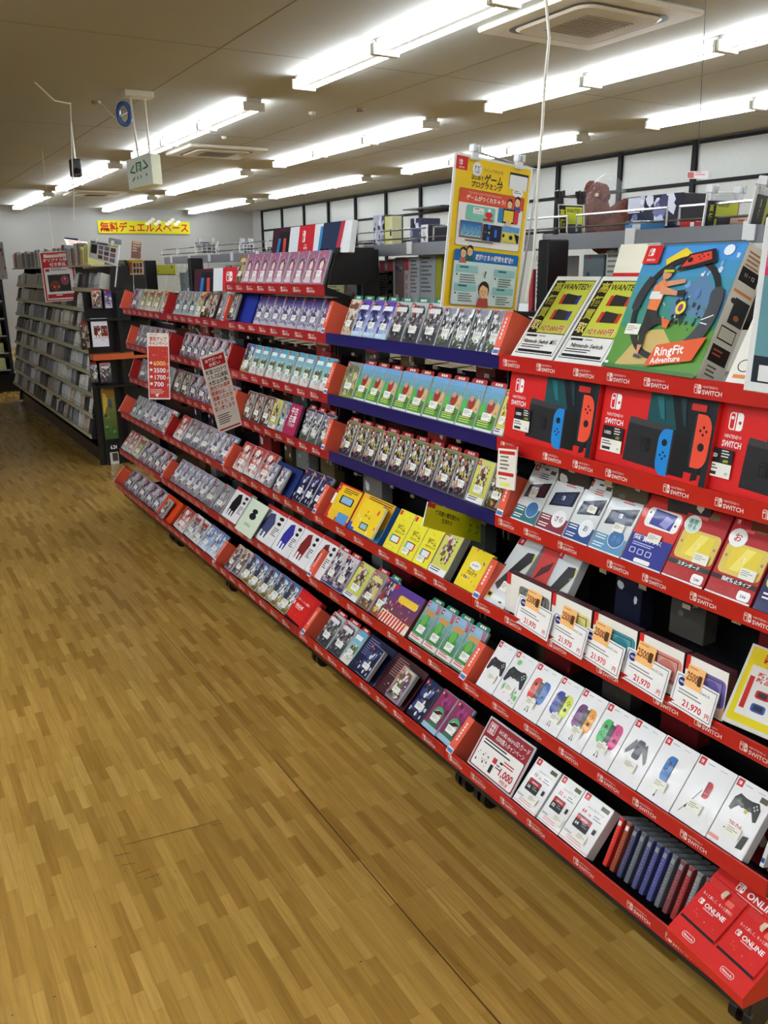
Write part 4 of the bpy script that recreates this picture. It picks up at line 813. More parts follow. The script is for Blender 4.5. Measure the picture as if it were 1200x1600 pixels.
# controllers on the fifth shelf
def d_ctl(kind, c1=None, c2=None):
    def f(A,w,h):
        A.rect(0,0,w,h,(236,236,238)); A.rect(.03*w,.87*h,.2*w,.985*h,(205,32,46)); A.icon(.07*w,.9*h,.05*h,W,(205,32,46)); A.bars(.26*w,.93*h,.3*w,1,.02*h,(120,120,120)); A.bars(.6*w,.93*h,.3*w,1,.015*h,(150,150,150))
        if kind == 'pro': controller(A,.5*w,.52*h,.92*w,(52,42,42))
        if kind == 'splash': A.blobs([(120,205,120),(225,90,140),(120,190,130),(235,235,235)],16,2,.08,.2,(.05*w,.05*h,.95*w,.85*h)); controller(A,.5*w,.52*h,.9*w,(44,48,50)); A.blobs([(225,60,110),(60,180,90)],5,4,.08,.16,(.3*w,.06*h,.95*w,.34*h))
        if kind == 'pair': joycon(A,.42*w,.53*h,.44*h,c1); A.rr(.43*w,.38*h,.59*w,.7*h,.004,(64,66,70)); joycon(A,.6*w,.53*h,.44*h,c2,True); A.line(.4*w,.12*h,.42*w,.2*h,.012*w,K); A.line(.5*w,.12*h,.46*w,.2*h,.012*w,K); A.ell(.4*w,.11*h,.02*w,.02*h,K,8); A.ell(.5*w,.11*h,.02*w,.02*h,K,8)
        if kind == 'grip': A.rr(.38*w,.4*h,.62*w,.72*h,.006,(72,74,78)); A.poly([(.38*w,.66*h),(.3*w,.7*h),(.12*w,.46*h),(.16*w,.4*h),(.3*w,.5*h),(.38*w,.56*h)],(100,104,108)); A.poly([(.62*w,.66*h),(.7*w,.7*h),(.88*w,.44*h),(.84*w,.38*h),(.7*w,.5*h),(.62*w,.56*h)],(100,104,108))
        if kind == 'left': joycon(A,.56*w,.55*h,.42*h,(40,110,185)); A.line(.46*w,.08*h,.47*w,.2*h,.012*w,K); A.ell(.46*w,.1*h,.02*w,.025*h,K,8)
        if kind == 'strap': joycon(A,.5*w,.58*h,.26*h,(198,44,52),True); A.line(.44*w,.55*h,.3*w,.3*h,.014*w,K); A.line(.3*w,.3*h,.16*w,.1*h,.014*w,K); A.ell(.26*w,.22*h,.02*w,.03*h,K,8)
        if kind == 'zelda': controller(A,.5*w,.66*h,.74*w,(42,44,46),(80,80,60)); A.ell(.55*w,.6*h,.05*w,.03*h,(200,190,80)); A.text('ZELDA',.3*w,.32*h,.09*h,(190,40,40),True,maxw=.36*w); A.bars(.25*w,.26*h,.4*w,1,.03*h,K); A.rr(0,.05*h,.3*w,.1*h,.003,(230,150,140)); A.rect(.72*w,.82*h,.92*w,.9*h,(80,80,60)); A.poly([(.72*w,.1*h),(.88*w,.12*h),(.9*w,.32*h),(.76*w,.3*h)],(60,66,60))
        A.bars(.3*w,.3*h,.4*w,1,.015*h,(160,160,160))
    return f
cs = (('pro',None,None,'white box with dark brown-black game pad',743,769),('splash',None,None,'game pad box with green and pink splashes',769,801),('pair',(214,70,60),(40,100,180),'white controller box, red and blue pair',801,838),('pair',(44,60,160),(205,220,60),'white controller box, blue and neon yellow pair',838,870),
      ('pair',(110,36,112),(236,160,50),'white controller box, purple and orange pair',870,907),('pair',(60,176,90),(214,60,130),'white controller box, green and pink pair',907,949),('grip',None,None,'white box with dark grey charging grip',949,994),('left',None,None,'white box with a single blue controller',994,1045),
      ('strap',None,None,'white box with red controller and black strap',1045,1102),('zelda',None,None,'white ZELDA game pad box',1102,1160))
for k,c1,c2,lab,a,b in cs:
    put_box(4,5,a,b,.152,.03,d_ctl(k,c1,c2),lab,'controller box','controller_box',(226,226,228),sticker=(.03,.03,.035,.024),group='white controller boxes on the fifth shelf')
for i in range(5):
    y = Ypx(1176+i*13,1.385,CAMZ-1.192)
    m = Mb(); m.box(0,0,0,.009,.09,.13,(220,222,222),.001); o = obj('slim_case', m, SATIN, M=item_M(y,5,.02,.0,20))
    A = Art(.009,.13,None,None,.0006); A.rect(.001,.01,.008,.02,(40,90,150)); A.bars(.002,.11,.005,8,.008,(150,150,150),i); obj('spine_print', A, PRINT, o)
    note(o,'slim white boxed case seen spine-on','slim case',4,5,'slim white cases at the right end')
# bottom shelf: promotion board, memory cards, spine-on cases, membership card display
def d_hori(A,w,h):
    A.rect(0,0,w,h,(190,194,198)); A.rect(.025*w,.03*h,.975*w,.97*h,(150,34,46)); A.rr(.05*w,.05*h,.95*w,.62*h,.006,(236,234,232)); A.rr(.06*w,.7*h,.22*w,.92*h,.003,(230,190,190)); A.rr(.075*w,.72*h,.205*w,.9*h,.002,(150,34,46)); A.text('特別',.14*w,.82*h,.07*h,W,True,al='c',maxw=.1*w); A.text('限定',.14*w,.73*h,.07*h,W,True,al='c',maxw=.1*w)
    A.text('HORI microSDカード',.28*w,.8*h,.1*h,W,maxw=.66*w); A.text('同時購入キャンペーン',.28*w,.67*h,.09*h,W,maxw=.62*w); A.bars(.1*w,.57*h,.75*w,2,.06*h,K,3)
    A.blobs([(60,50,40),(150,130,60),(120,60,50),(200,195,180)],14,3,.06,.12,(.08*w,.12*h,.34*w,.42*h)); A.rect(.42*w,.3*h,.5*w,.4*h,(200,50,50)); A.rect(.42*w,.1*h,.48*w,.26*h,K); A.rect(.56*w,.36*h,.62*w,.4*h,K); A.bars(.52*w,.3*h,.12*w,2,.05*h,(90,90,90)); A.bars(.62*w,.43*h,.22*w,2,.05*h,(205,50,50),2)
    A.text('1,000',.6*w,.18*h,.15*h,(190,30,40),True,maxw=.3*w); A.text('円引き',.7*w,.08*h,.06*h,(190,30,40),True,maxw=.16*w)
put_box(4,6,729,799,.156,.005,d_hori,'framed dark red memory card promotion board, 1,000 yen off','promotion board','promotion_board',(190,194,198),th=34,group='promotion boards',film=True)
def d_sd(n):
    def f(A,w,h):
        A.rect(0,0,w,h,(236,236,236)); A.rect(.05*w,.86*h,.23*w,.985*h,(205,32,40)); A.icon(.1*w,.9*h,.05*h,W,(205,32,40)); A.rect(.66*w,.86*h,.92*w,.94*h,(86,90,50)); A.text('microSDカード',.3*w,.76*h,.05*h,(110,110,110),maxw=.55*w); A.text(n,.2*w,.64*h,.08*h,(205,45,50),True); A.text('GB',.42*w,.64*h,.04*h,(205,45,50),True); A.bars(.6*w,.69*h,.3*w,2,.05*h,(150,150,150))
        A.rr(.16*w,.32*h,.66*w,.58*h,.003,(32,30,34)); A.rect(.16*w,.48*h,.66*w,.56*h,(190,34,44)); A.text('SWITCH',.42*w,.5*h,.035*h,W,True,al='c',maxw=.3*w); A.text(n,.2*w,.38*h,.07*h,W,True); A.bars(.42*w,.44*h,.2*w,2,.04*h,(150,150,150)); A.rr(.78*w,.4*h,.88*w,.5*h,.001,K)
        A.rect(.04*w,.16*h,.3*w,.2*h,(190,190,190)); A.bars(.2*w,.12*h,.6*w,2,.04*h,(225,160,160),5); A.rect(0,.03*h,w,.04*h,(225,120,120))
    return f
for i,(n,a,b) in enumerate((('16',800,836),('32',838,872),('64',872,916))):
    put_box(4,6,a,b,.137,.035,d_sd(n),'white %s GB memory card pack' % n,'memory card','memory_card_pack',(226,226,228),sticker=(.045,.02,.035,.022),group='memory card packs on the bottom shelf')
ya, yb = Ypx(927,1.33,CAMZ-1.419), Ypx(1085,1.33,CAMZ-1.419); n = 13
for i in range(n):
    y = ya+(yb-ya)*i/n; c = ((214,50,44),(150,70,50),(70,72,110),(96,100,112),(80,84,130),(70,76,128),(76,80,140),(104,108,118),(128,66,72),(150,52,52),(120,124,130),(134,50,54),(40,60,200))[i]
    m = Mb(); m.box(0,0,0,.013,.1,.13,c,.0015); o = obj('game_case', m, FILM, M=item_M(y,6,.03,-.01,24))
    A = Art(.013,.13,None,None,.0006); A.rect(.002,.108,.011,.12,(230,230,230) if i < 2 else (140,144,150)); A.bars(.004,.1,.005,9,.008,tuple(min(255,int(v*1.25+15)) for v in c),i); obj('spine_print', A, FILM, o)
    m = Mb(); m.box(-.0005,.001,.126,.0135,.099,.1305,(150,155,160)); obj('clear_lid', m, SATIN, o)
    note(o,'%s spine-on game case in clear anti-theft cover' % ('red' if i in (0,) else 'brown' if i == 1 else 'blue' if i == 12 else 'dull red' if i in (8,9,11) else 'smoky'),'game case',4,6,'spine-on game cases on the bottom shelf')
def online_display():
    c = atX(1135,1462,1.36)
    R_ = (220,40,34)
    M = Matrix.Translation(Vector((1.335,Ypx(1056,1.33,CAMZ-1.42),CAMZ-1.425))) @ Matrix.Diagonal((.93,.93,.88,1)) @ Matrix.Rotation(math.radians(-96),4,'Z')
    t = thing('card_display','red ONLINE membership card display overhanging the bottom shelf end','card display',M=M)
    w = .225
    m = Mb(); m.tris([(0,-.03,0),(w,-.03,0),(w,.13,0),(0,.13,0),(0,-.035,.03),(w,-.035,.03),(w,.13,.16),(0,.13,.16)],[(0,1,2,3),(0,1,5,4),(4,5,6,7),(1,2,6,5),(0,3,7,4),(3,2,6,7)],L(R_)); b = obj('tray', m, SATIN, t)
    T = Matrix.Translation((0,-.035,.03)) @ Matrix.Rotation(math.radians(-51.8),4,'X')
    A = Art(w,.21,None,T,.001); A.rect(0,0,w,.21,R_); A.text('ONLINE',.09,.18,.018,W,True,maxw=.1); A.icon(.06,.178,.022,W,R_); A.bars(.07,.172,.12,1,.004,(245,200,190)); A.bars(.08,.207,.1,1,.004,(245,200,190))
    for x in (.035,.15): A.rr(x,.012,x+.035,.026,.006,W); A.rr(x+.001,.013,x+.034,.025,.005,R_); A.text('Nintendo',x+.0175,.016,.006,W,True,al='c',maxw=.028)
    obj('display_print', A, PRINT, b)
    for k in range(2):
        x0 = .008+k*.11; m = Mb(); m.box(x0,-.004,.045,x0+.1,0,.17,(214,34,32),.001)
        m.v = [tuple(T @ Vector((a,b_-.003,c_))) for a,b_,c_ in m.v]; cd = obj('card', m, SATIN, t)
        A = Art(.1,.125,None,T @ Matrix.Translation((x0,-.008,.045)),.0005); d_online(A,.1,.105); A.rr(.062,.088,.082,.102,.002,(235,110,90)); obj('card_print', A, PRINT, cd)
        m = Mb(); m.tube([(x0+.05,-.012,.158),(x0+.052,-.02,.145),(x0+.055,-.02,.14),(x0+.054,-.014,.16)],.0045,(238,215,190),6); m.v = [tuple(T @ Vector(p)) for p in m.v]; obj('hanging_hook', m, SATIN, t)
online_display()

# goods hanging deeper in the gondola, glimpsed through the gaps between the shelves
rg = random.Random(21)
for (bi,y0,y1,_l) in bays[:4]:
    for r in (2,3,4,5,6):
        Xr, Zr = ROWS[r][0], CAMZ+ROWS[r][1]
        for k in range(4):
            if rg.random() < .2: continue
            w = rg.uniform(.07,.15); h = rg.uniform(.12,.17); y = y0+.12+k*(y1-y0-.2)/4+rg.uniform(0,.04)
            c = rg.choice(((34,34,38),(96,24,26),(54,54,60),(70,66,60),(110,30,34),(40,40,46),(30,32,50))) if bi == 4 else rg.choice(((70,74,74),(130,36,36),(40,42,50),(110,112,108),(56,70,66),(84,72,48),(90,24,28))); X = 1.58 if r < 6 else 1.62
            m = Mb(); m.box(-w/2,0,0,w/2,.05,h,c,.002); o = obj('product_box', m, SATIN, M=Matrix.Translation((X,y+w/2,Zr+.19-h)) @ Matrix.Rotation(-PI/2,4,'Z'))
            A = Art(w,h,None,Matrix.Translation((-w/2,0,0)),.0006); A.blobs([tuple(min(235,int(v*1.5)) for v in c),(60,60,60),(200,200,200)],4,k+r,.08,.2); A.rect(.1*w,.86*h,.9*w,.94*h,(200,60,60) if k % 2 else (205,205,205)); obj('front_print', A, PRINT, o)
            tag(o,'product in shadow behind games, above %s of %s, %s from far end' % (SHELF[r],BAY.get(bi,'x'),ORD[4-k]),'product box','boxes hanging behind the front rows')

# ------------------------------------------------------------------ trays beside the riser games
for i in range(4):
    y = 3.10-i*.05; m = Mb(); m.prism([(0,0),(.115,0),(.17,.135),(.06,.135)],'y',-.004,.004,(34,34,38))
    tag(obj('black_partition', m, SATIN, loc=(1.51,y,CAMZ-.055)), 'black slanted plastic partition, %s of four right of the pink games' % ORD[i+1], 'shelf partition', 'black partitions on the riser shelf')
m = Mb(); m.prism([(0,0),(.16,0),(.2,.05),(.2,.135),(.04,.135)],'y',-.006,.006,(14,14,16)); tag(obj('black_end_panel', m, SATIN, loc=(1.5,2.905,CAMZ-.055)), 'broad black end panel closing the raised riser shelf', 'shelf panel')
def banner_box(q, X, lab, flip=False):
    C0, R_, w, h = fit_rect(q, X)
    o = Mb(); o.box(-w/2,0,-h/2,w/2,.02,h/2,(232,236,240),.003); o = obj('banner_box', o, SATIN, M=Matrix.Translation(C0) @ R_.to_4x4())
    A = Art(w,h,None,Matrix.Translation((-w/2,0,-h/2)),.0008); A.rect(0,0,w,h,(226,232,238)); A.rect(0,0,.27*w,h,(66,24,40)); A.rect(.3*w if flip else .1*w,0,.27*w,.85*h,(20,22,30)); A.poly([(.08*w,0),(.12*w,0),(.14*w,.6*h),(.1*w,.62*h)],(40,120,190)); A.poly([(.18*w,0),(.22*w,0),(.22*w,.6*h),(.18*w,.6*h)],(210,70,60))
    A.rect(.4*w,0,.6*w,h,(204,34,50)); A.icon(.45*w,.4*h,.42*h,W,(204,34,50)); A.text('NINTENDO',.5*w,.27*h,.06*h,W,al='c',maxw=.12*w); A.text('SWITCH',.5*w,.14*h,.1*h,W,True,al='c',maxw=.14*w)
    A.poly([(.68*w,0),(.9*w,0),(.93*w,h),(.7*w,h)],(34,50,84)); A.poly([(.66*w,0),(.69*w,0),(.7*w,.9*h),(.67*w,.9*h)],(50,140,200)); A.poly([(.86*w,.1*h),(.9*w,.1*h),(.93*w,h),(.89*w,h)],(190,50,70))
    obj('front_print', A, PRINT, o); tag(o, lab, 'banner box', 'long console banner boxes'); return o
banner_box([(428,359),(552,343),(546,394),(424,397)],1.66,'long console banner box with red centre standing on the riser')
banner_box([(305,421),(420,414),(420,452),(303,456)],1.7,'long blue and white console banner box behind the far bays')

# ------------------------------------------------------------------ the other side of the gondola, seen from behind
def back_shelves():
    t = thing('rear_shelving','grey metal rear shelves with chrome wire guards, above the red gondola','shop shelving',(2.0,3.4,0))
    ox, oy = 2.0, 3.4
    q = Mb(); q.box(-.19,.82-oy,CAMZ+.05,-.185,5.95-oy,CAMZ+.095,(126,128,134),.001); q.box(-.185,.82-oy,CAMZ+.075,.2,5.95-oy,CAMZ+.085,(60,60,64)); obj('top_shelf', q, SATIN, t)
    q = Mb(); q.box(-.19,.82-oy,CAMZ-.15,.2,5.95-oy,CAMZ-.135,(30,30,34)); obj('lower_shelf', q, SATIN, t)
    y = .85
    while y < 5.8:
        q = Mb(); z = CAMZ+.1; q.tube([(-.19,y-oy,z),(-.19,y-oy,z+.045),(-.19,y-oy+.33,z+.045),(-.19,y-oy+.33,z)],.0035,(200,200,205),5); q.tube([(-.19,y-oy,z+.012),(-.19,y-oy+.36,z+.012)],.003,(200,200,205),5); obj('wire_guard', q, METAL, t); y += .37
    for i in range(14):
        q = Mb(); yy = .95+i*.37; q.box(-.196,yy-oy,CAMZ+.055,-.19,yy-oy+.035,CAMZ+.1,(220,222,222),.001); obj('label_clip', q, SATIN, t)
back_shelves()
# products on the lower rear shelf, their backs towards the aisle
rn = random.Random(11)
def back_box(y0, y1, h, col, kind, lab, cat='product box', X=1.86, z=CAMZ-.135, grp='boxes on the rear shelf of the gondola', d=.12):
    w = abs(y1-y0)-.003; m = Mb(); m.box(-w/2,0,0,w/2,d,h,col,.0015)
    o = obj('product_box', m, SATIN, M=Matrix.Translation((X,(y0+y1)/2,z)) @ Matrix.Rotation(math.radians(-90),4,'Z'))
    A = Art(w,h,None,Matrix.Translation((-w/2,0,0)),.0006); r2 = random.Random(int(y0*100))
    if kind == 'text': A.bars(.08*w,.9*h,.8*w,9,.08*h,tuple(int(v*.62) for v in col),int(y0*50)); A.rect(.12*w,.04*h,.4*w,.14*h,(60,60,64)); A.rect(.3*w,.2*h,.8*w,.24*h,(190,60,60)) if r2.random() < .5 else None
    if kind == 'mark': A.rect(.1*w,.72*h,.9*w,.98*h,(176,70,80)); [A.line(.2*w,(.1+.2*k)*h,.8*w,(.25+.2*k)*h,.08*w,(90,86,86)) or A.line(.8*w,(.1+.2*k)*h,.2*w,(.25+.2*k)*h,.08*w,(90,86,86)) for k in range(3)]
    if kind == 'pic': A.blobs([(60,70,84),(200,205,210),(110,120,128),(150,70,70)],9,int(y0*70),.1,.25); A.rect(.1*w,.05*h,.4*w,.2*h,(235,235,235))
    if kind == 'white': A.rect(.3*w,.4*h,.7*w,.75*h,(50,54,60)); A.line(0,.25*h,w,.25*h,.01*h,(60,70,110))
    obj('back_print', A, PRINT, o); tag(o, lab, cat, grp)
    return o
def ypx(px, X=1.86, z=-.05): return Ypx(px, X, CAMZ+z)
spec = [(592,603,.17,(196,190,186),'mark','narrow white box with red top, leftmost behind the blue-lipped bay'),(604,616,.175,(198,192,190),'mark','narrow white box with dark x pattern and red top'),(617,630,.18,(120,100,98),'pic','brown picture box back between the narrow white boxes'),
 (631,640,.18,(196,180,180),'mark','narrow pinkish box with dark x pattern'),(641,655,.18,(176,176,178),'text','grey printed box back with small red panel'),(656,680,.19,(150,154,158),'text','grey box back with white bar code'),(680,690,.19,(140,144,50),'none','olive yellow box edge beside the yellow poster'),
 (826,833,.13,(176,60,70),'none','dark red box edge right of the yellow poster'),(836,860,.17,(205,205,202),'text','white printed box back beside the black post'),(893,908,.1,(226,228,238),'white','small white box with dark square, stacked'),(909,942,.17,(96,108,112),'pic','grey-green box with character outline shapes'),(944,985,.18,(196,198,190),'text','pale clear-wrapped printed box right of the picture box')]
for a,b,h,c,k,lab in spec:
    o = back_box(ypx(a),ypx(b),h,c,k,lab)
for i,(a,b,c) in enumerate(((986,1020,(190,60,60)),(1022,1070,(120,130,150)),(1075,1120,(180,180,176)),(1125,1190,(90,100,120)))):
    back_box(ypx(a),ypx(b),.15,c,'text','boxed product on the rear shelf hidden behind the exercise game box',)
y = 3.02; i = 0
while y < 5.8:
    w = rn.uniform(.08,.2); k = rn.choice(('text','pic','text')); c = rn.choice(((176,180,176),(120,128,130),(205,205,200),(90,84,90),(196,200,150),(60,66,78)))
    back_box(y+w,y,rn.uniform(.1,.17),c,k,'%s boxed product, %s from right on the rear shelf behind the far bays' % ({(176,180,176):'grey',(120,128,130):'slate',(205,205,200):'off-white',(90,84,90):'dark',(196,200,150):'pale green',(60,66,78):'navy'}[c], (ORD+['thirteenth','fourteenth','fifteenth','sixteenth','seventeenth','eighteenth','nineteenth','twentieth','twenty-first','twenty-second','twenty-third','twenty-fourth','twenty-fifth','twenty-sixth'])[i+1])); y += w+rn.uniform(0,.04); i += 1
# goods standing on the top rear shelf
def top_box(px0, px1, pyb, pyt, col, draw, lab, cat='product box', X=2.02, d=.1, film=True):
    z = CAMZ+.085; y0 = Ypx(px0,X,z); y1 = Ypx(px1,X,z); w = abs(y0-y1)
    p = atX((px0+px1)/2, pyt, X); h = p.z-z
    m = Mb(); m.box(-w/2,0,0,w/2,d,h,col,.002); o = obj('product_box', m, FILM if film else SATIN, M=Matrix.Translation((X,(y0+y1)/2,z)) @ Matrix.Rotation(math.radians(-90),4,'Z'))
    A = Art(w,h,None,Matrix.Translation((-w/2,0,0)),.0008); draw(A,w,h); obj('front_print', A, FILM if film else PRINT, o); tag(o, lab, cat, 'boxes on top of the gondola')
figp = [(60,62,100),(225,228,240),(130,132,170),(30,30,44),(240,240,245)]
top_box(584,601,372,336,(70,70,74),lambda A,w,h:(A.rect(0,0,w,h,(190,192,205)),A.blobs(figp,16,3,.1,.25)),'tall silver figure box, left of the cream box on top of the gondola')
top_box(602,613,372,338,(225,220,170),lambda A,w,h:(A.rect(0,0,.55*w,h,(222,218,130)),A.rect(.7*w,.4*h,.9*w,.6*h,K)),'cream yellow figure box beside the tall silver one',film=False,d=.05)
top_box(641,657,367,341,(60,60,90),lambda A,w,h:A.blobs(figp,20,8,.1,.25),'navy and white figure box on the gondola top')
top_box(658,669,367,351,(40,40,60),lambda A,w,h:(A.rect(0,0,w,h,(225,222,228)),A.blobs([(190,170,180),(230,220,160),(120,110,150)],6,2,.1,.2)),'small white figure box right of the navy one')
top_box(977,1063,342,305,(38,38,44),lambda A,w,h:(A.rect(0,0,w,h,(34,36,60)),A.blobs([(210,214,235),(120,124,170),(240,240,250),(70,70,110)],22,4,.1,.3),A.rect(.02*w,.6*h,.25*w,.98*h,(225,225,240))),'long shiny dark toy box beside the bagged plush toy',d=.14)
top_box(975,1000,352,345,(60,130,190),lambda A,w,h:A.rect(.5*w,0,w,h,(200,210,220)),'flat blue box under the wire guard',X=1.9)
top_box(1060,1085,354,346,(196,44,40),lambda A,w,h:A.rr(.7*w,.2*h,.95*w,.9*h,.003,W),'flat red box beside the wire guard',X=1.9)
top_box(1128,1176,350,337,(236,200,180),lambda A,w,h:A.bars(.5*w,.6*h,.35*w,1,.2*h,(200,60,60)),'flat peach pink box on the gondola top',X=1.9)
top_box(1178,1230,350,334,(232,232,215),lambda A,w,h:A.bars(.3*w,.6*h,.35*w,1,.2*h,(120,160,110)),'flat cream box at the right photo edge',X=1.9)
# bagged plush dinosaur-like toy
def plush():
    p = atX(945,345,2.03); t = thing('plush_toy','brown plush toy in a clear plastic bag on top of the gondola','plush toy',(2.03,p.y,CAMZ+.085))
    m = Mb(); br = (132,72,52)
    m.tube([(0,.06,0),(0,.06,.05),(0,.05,.1),(0,.045,.14)],[.055,.065,.05,.03],br,12)       # body
    m.tube([(0,.09,.12),(0,.06,.145),(0,.02,.135),(0,-.005,.12)],[.018,.034,.03,.012],br,12)      # head and muzzle
    m.tube([(0,.02,.0),(0,-.05,.02),(0,-.09,.05),(0,-.07,.09),(0,-.03,.08),(0,-.05,.04)],[.05,.045,.035,.028,.02,.01],(140,80,60),12)  # curled tail
    m.tube([(-.04,.05,.07),(-.07,.03,.04)],[.02,.014],br,8); m.tube([(-.035,.02,.01),(-.07,-.0,.005)],[.025,.022],br,8)
    fur = mat('plush_fur',(128,70,52),.95,bump=.8,bscale=160); obj('plush_body', m, fur, t)
    e = Mb()
    for s in (-1,): e.tube([(s*.026,.04,.155),(s*.031,.038,.156)],.005,(15,15,15),8); e.tube([(s*.03,.01,.13),(s*.034,.008,.13)],.006,(200,180,140),8)
    obj('face', e, SATIN, t)
    b = bpy.data.materials.new('clear_bag'); b.use_nodes = True; n = b.node_tree.nodes; pb = n['Principled BSDF']; pb.inputs['Roughness'].default_value = .06; pb.inputs['Alpha'].default_value = .12; pb.inputs['Base Color'].default_value = (.9,.9,.92,1)
    nz = n.new('ShaderNodeTexNoise'); nz.inputs['Scale'].default_value = 22; bu = n.new('ShaderNodeBump'); bu.inputs['Strength'].default_value = .9; bu.inputs['Distance'].default_value = .02; b.node_tree.links.new(nz.outputs['Fac'],bu.inputs['Height']); b.node_tree.links.new(bu.outputs[0],pb.inputs['Normal'])
    g = Mb(); rn2 = random.Random(2); rings = []
    prof = [(0,.115,.075),(.04,.12,.08),(.08,.1,.07),(.13,.075,.06),(.165,.05,.045),(.19,.02,.02)]
    pts = [(-.0+b_*math.cos(a)*rn2.uniform(.9,1.08), -.0+c_*math.sin(a)*rn2.uniform(.9,1.08)+.0, z) for z,c_,b_ in prof for a in [2*PI*i/14 for i in range(14)]]
    fs = [(i*14+j,i*14+(j+1)%14,(i+1)*14+(j+1)%14,(i+1)*14+j) for i in range(5) for j in range(14)]
    g.tris(pts,fs,L((240,240,240))); obj('plastic_bag', g, b, t)
plush()

# ------------------------------------------------------------------ signs
def sign(q, X, draw, name, lab, col=(240,240,240), th=.003, cat='sign', group=None, m=PRINT, nopaint=False):
    C0, R_, w, h = fit_rect(q, X)
    b = Mb(); b.box(-w/2,0,-h/2,w/2,th,h/2,col)
    o = obj(name, b, m, M=Matrix.Translation(C0) @ R_.to_4x4())
    A = Art(w,h,None,Matrix.Translation((-w/2,0,-h/2)),.0008); draw(A,w,h); obj('sign_print', A, m, o)
    tag(o, lab, cat, group); return o, w, h
def wire(par, pts, r=.0028, nm='wire_frame', col=(215,215,212), m=METAL):
    q = Mb(); q.tube(pts, r, col, 6); return obj(nm, q, m, par)
def clip(par, x, z, col=(225,230,232)):
    q = Mb(); q.box(x-.012,-.008,z-.015,x+.012,.006,z+.005,col,.002); q.box(x-.014,-.012,z+.003,x-.004,.008,z+.022,col,.002); q.box(x+.004,-.012,z+.003,x+.014,.008,z+.022,col,.002); return obj('sign_clip', q, SATIN, par)
def person_head(A, x, y, r, hair=(50,36,30), shirt=(60,100,180)):
    A.poly([(x-r*1.1,y-2*r),(x+r*1.1,y-2*r),(x+r*.8,y-.9*r),(x-r*.8,y-.9*r)],shirt); A.ell(x,y+.15*r,r*.95,r*1.05,hair,12); A.ell(x,y-.1*r,r*.78,r*.85,(240,196,150),12); A.poly([(x-r*.8,y+.2*r),(x-.3*r,y+.75*r),(x+r*.8,y+.3*r),(x+r*.7,y+.9*r),(x-.6*r,y+.95*r)],hair)
    for s in (-1,1): A.ell(x+s*r*.3,y-.1*r,r*.07,r*.1,K,6)
    A.line(x-r*.15,y-.45*r,x+r*.15,y-.45*r,r*.07,(170,70,60))
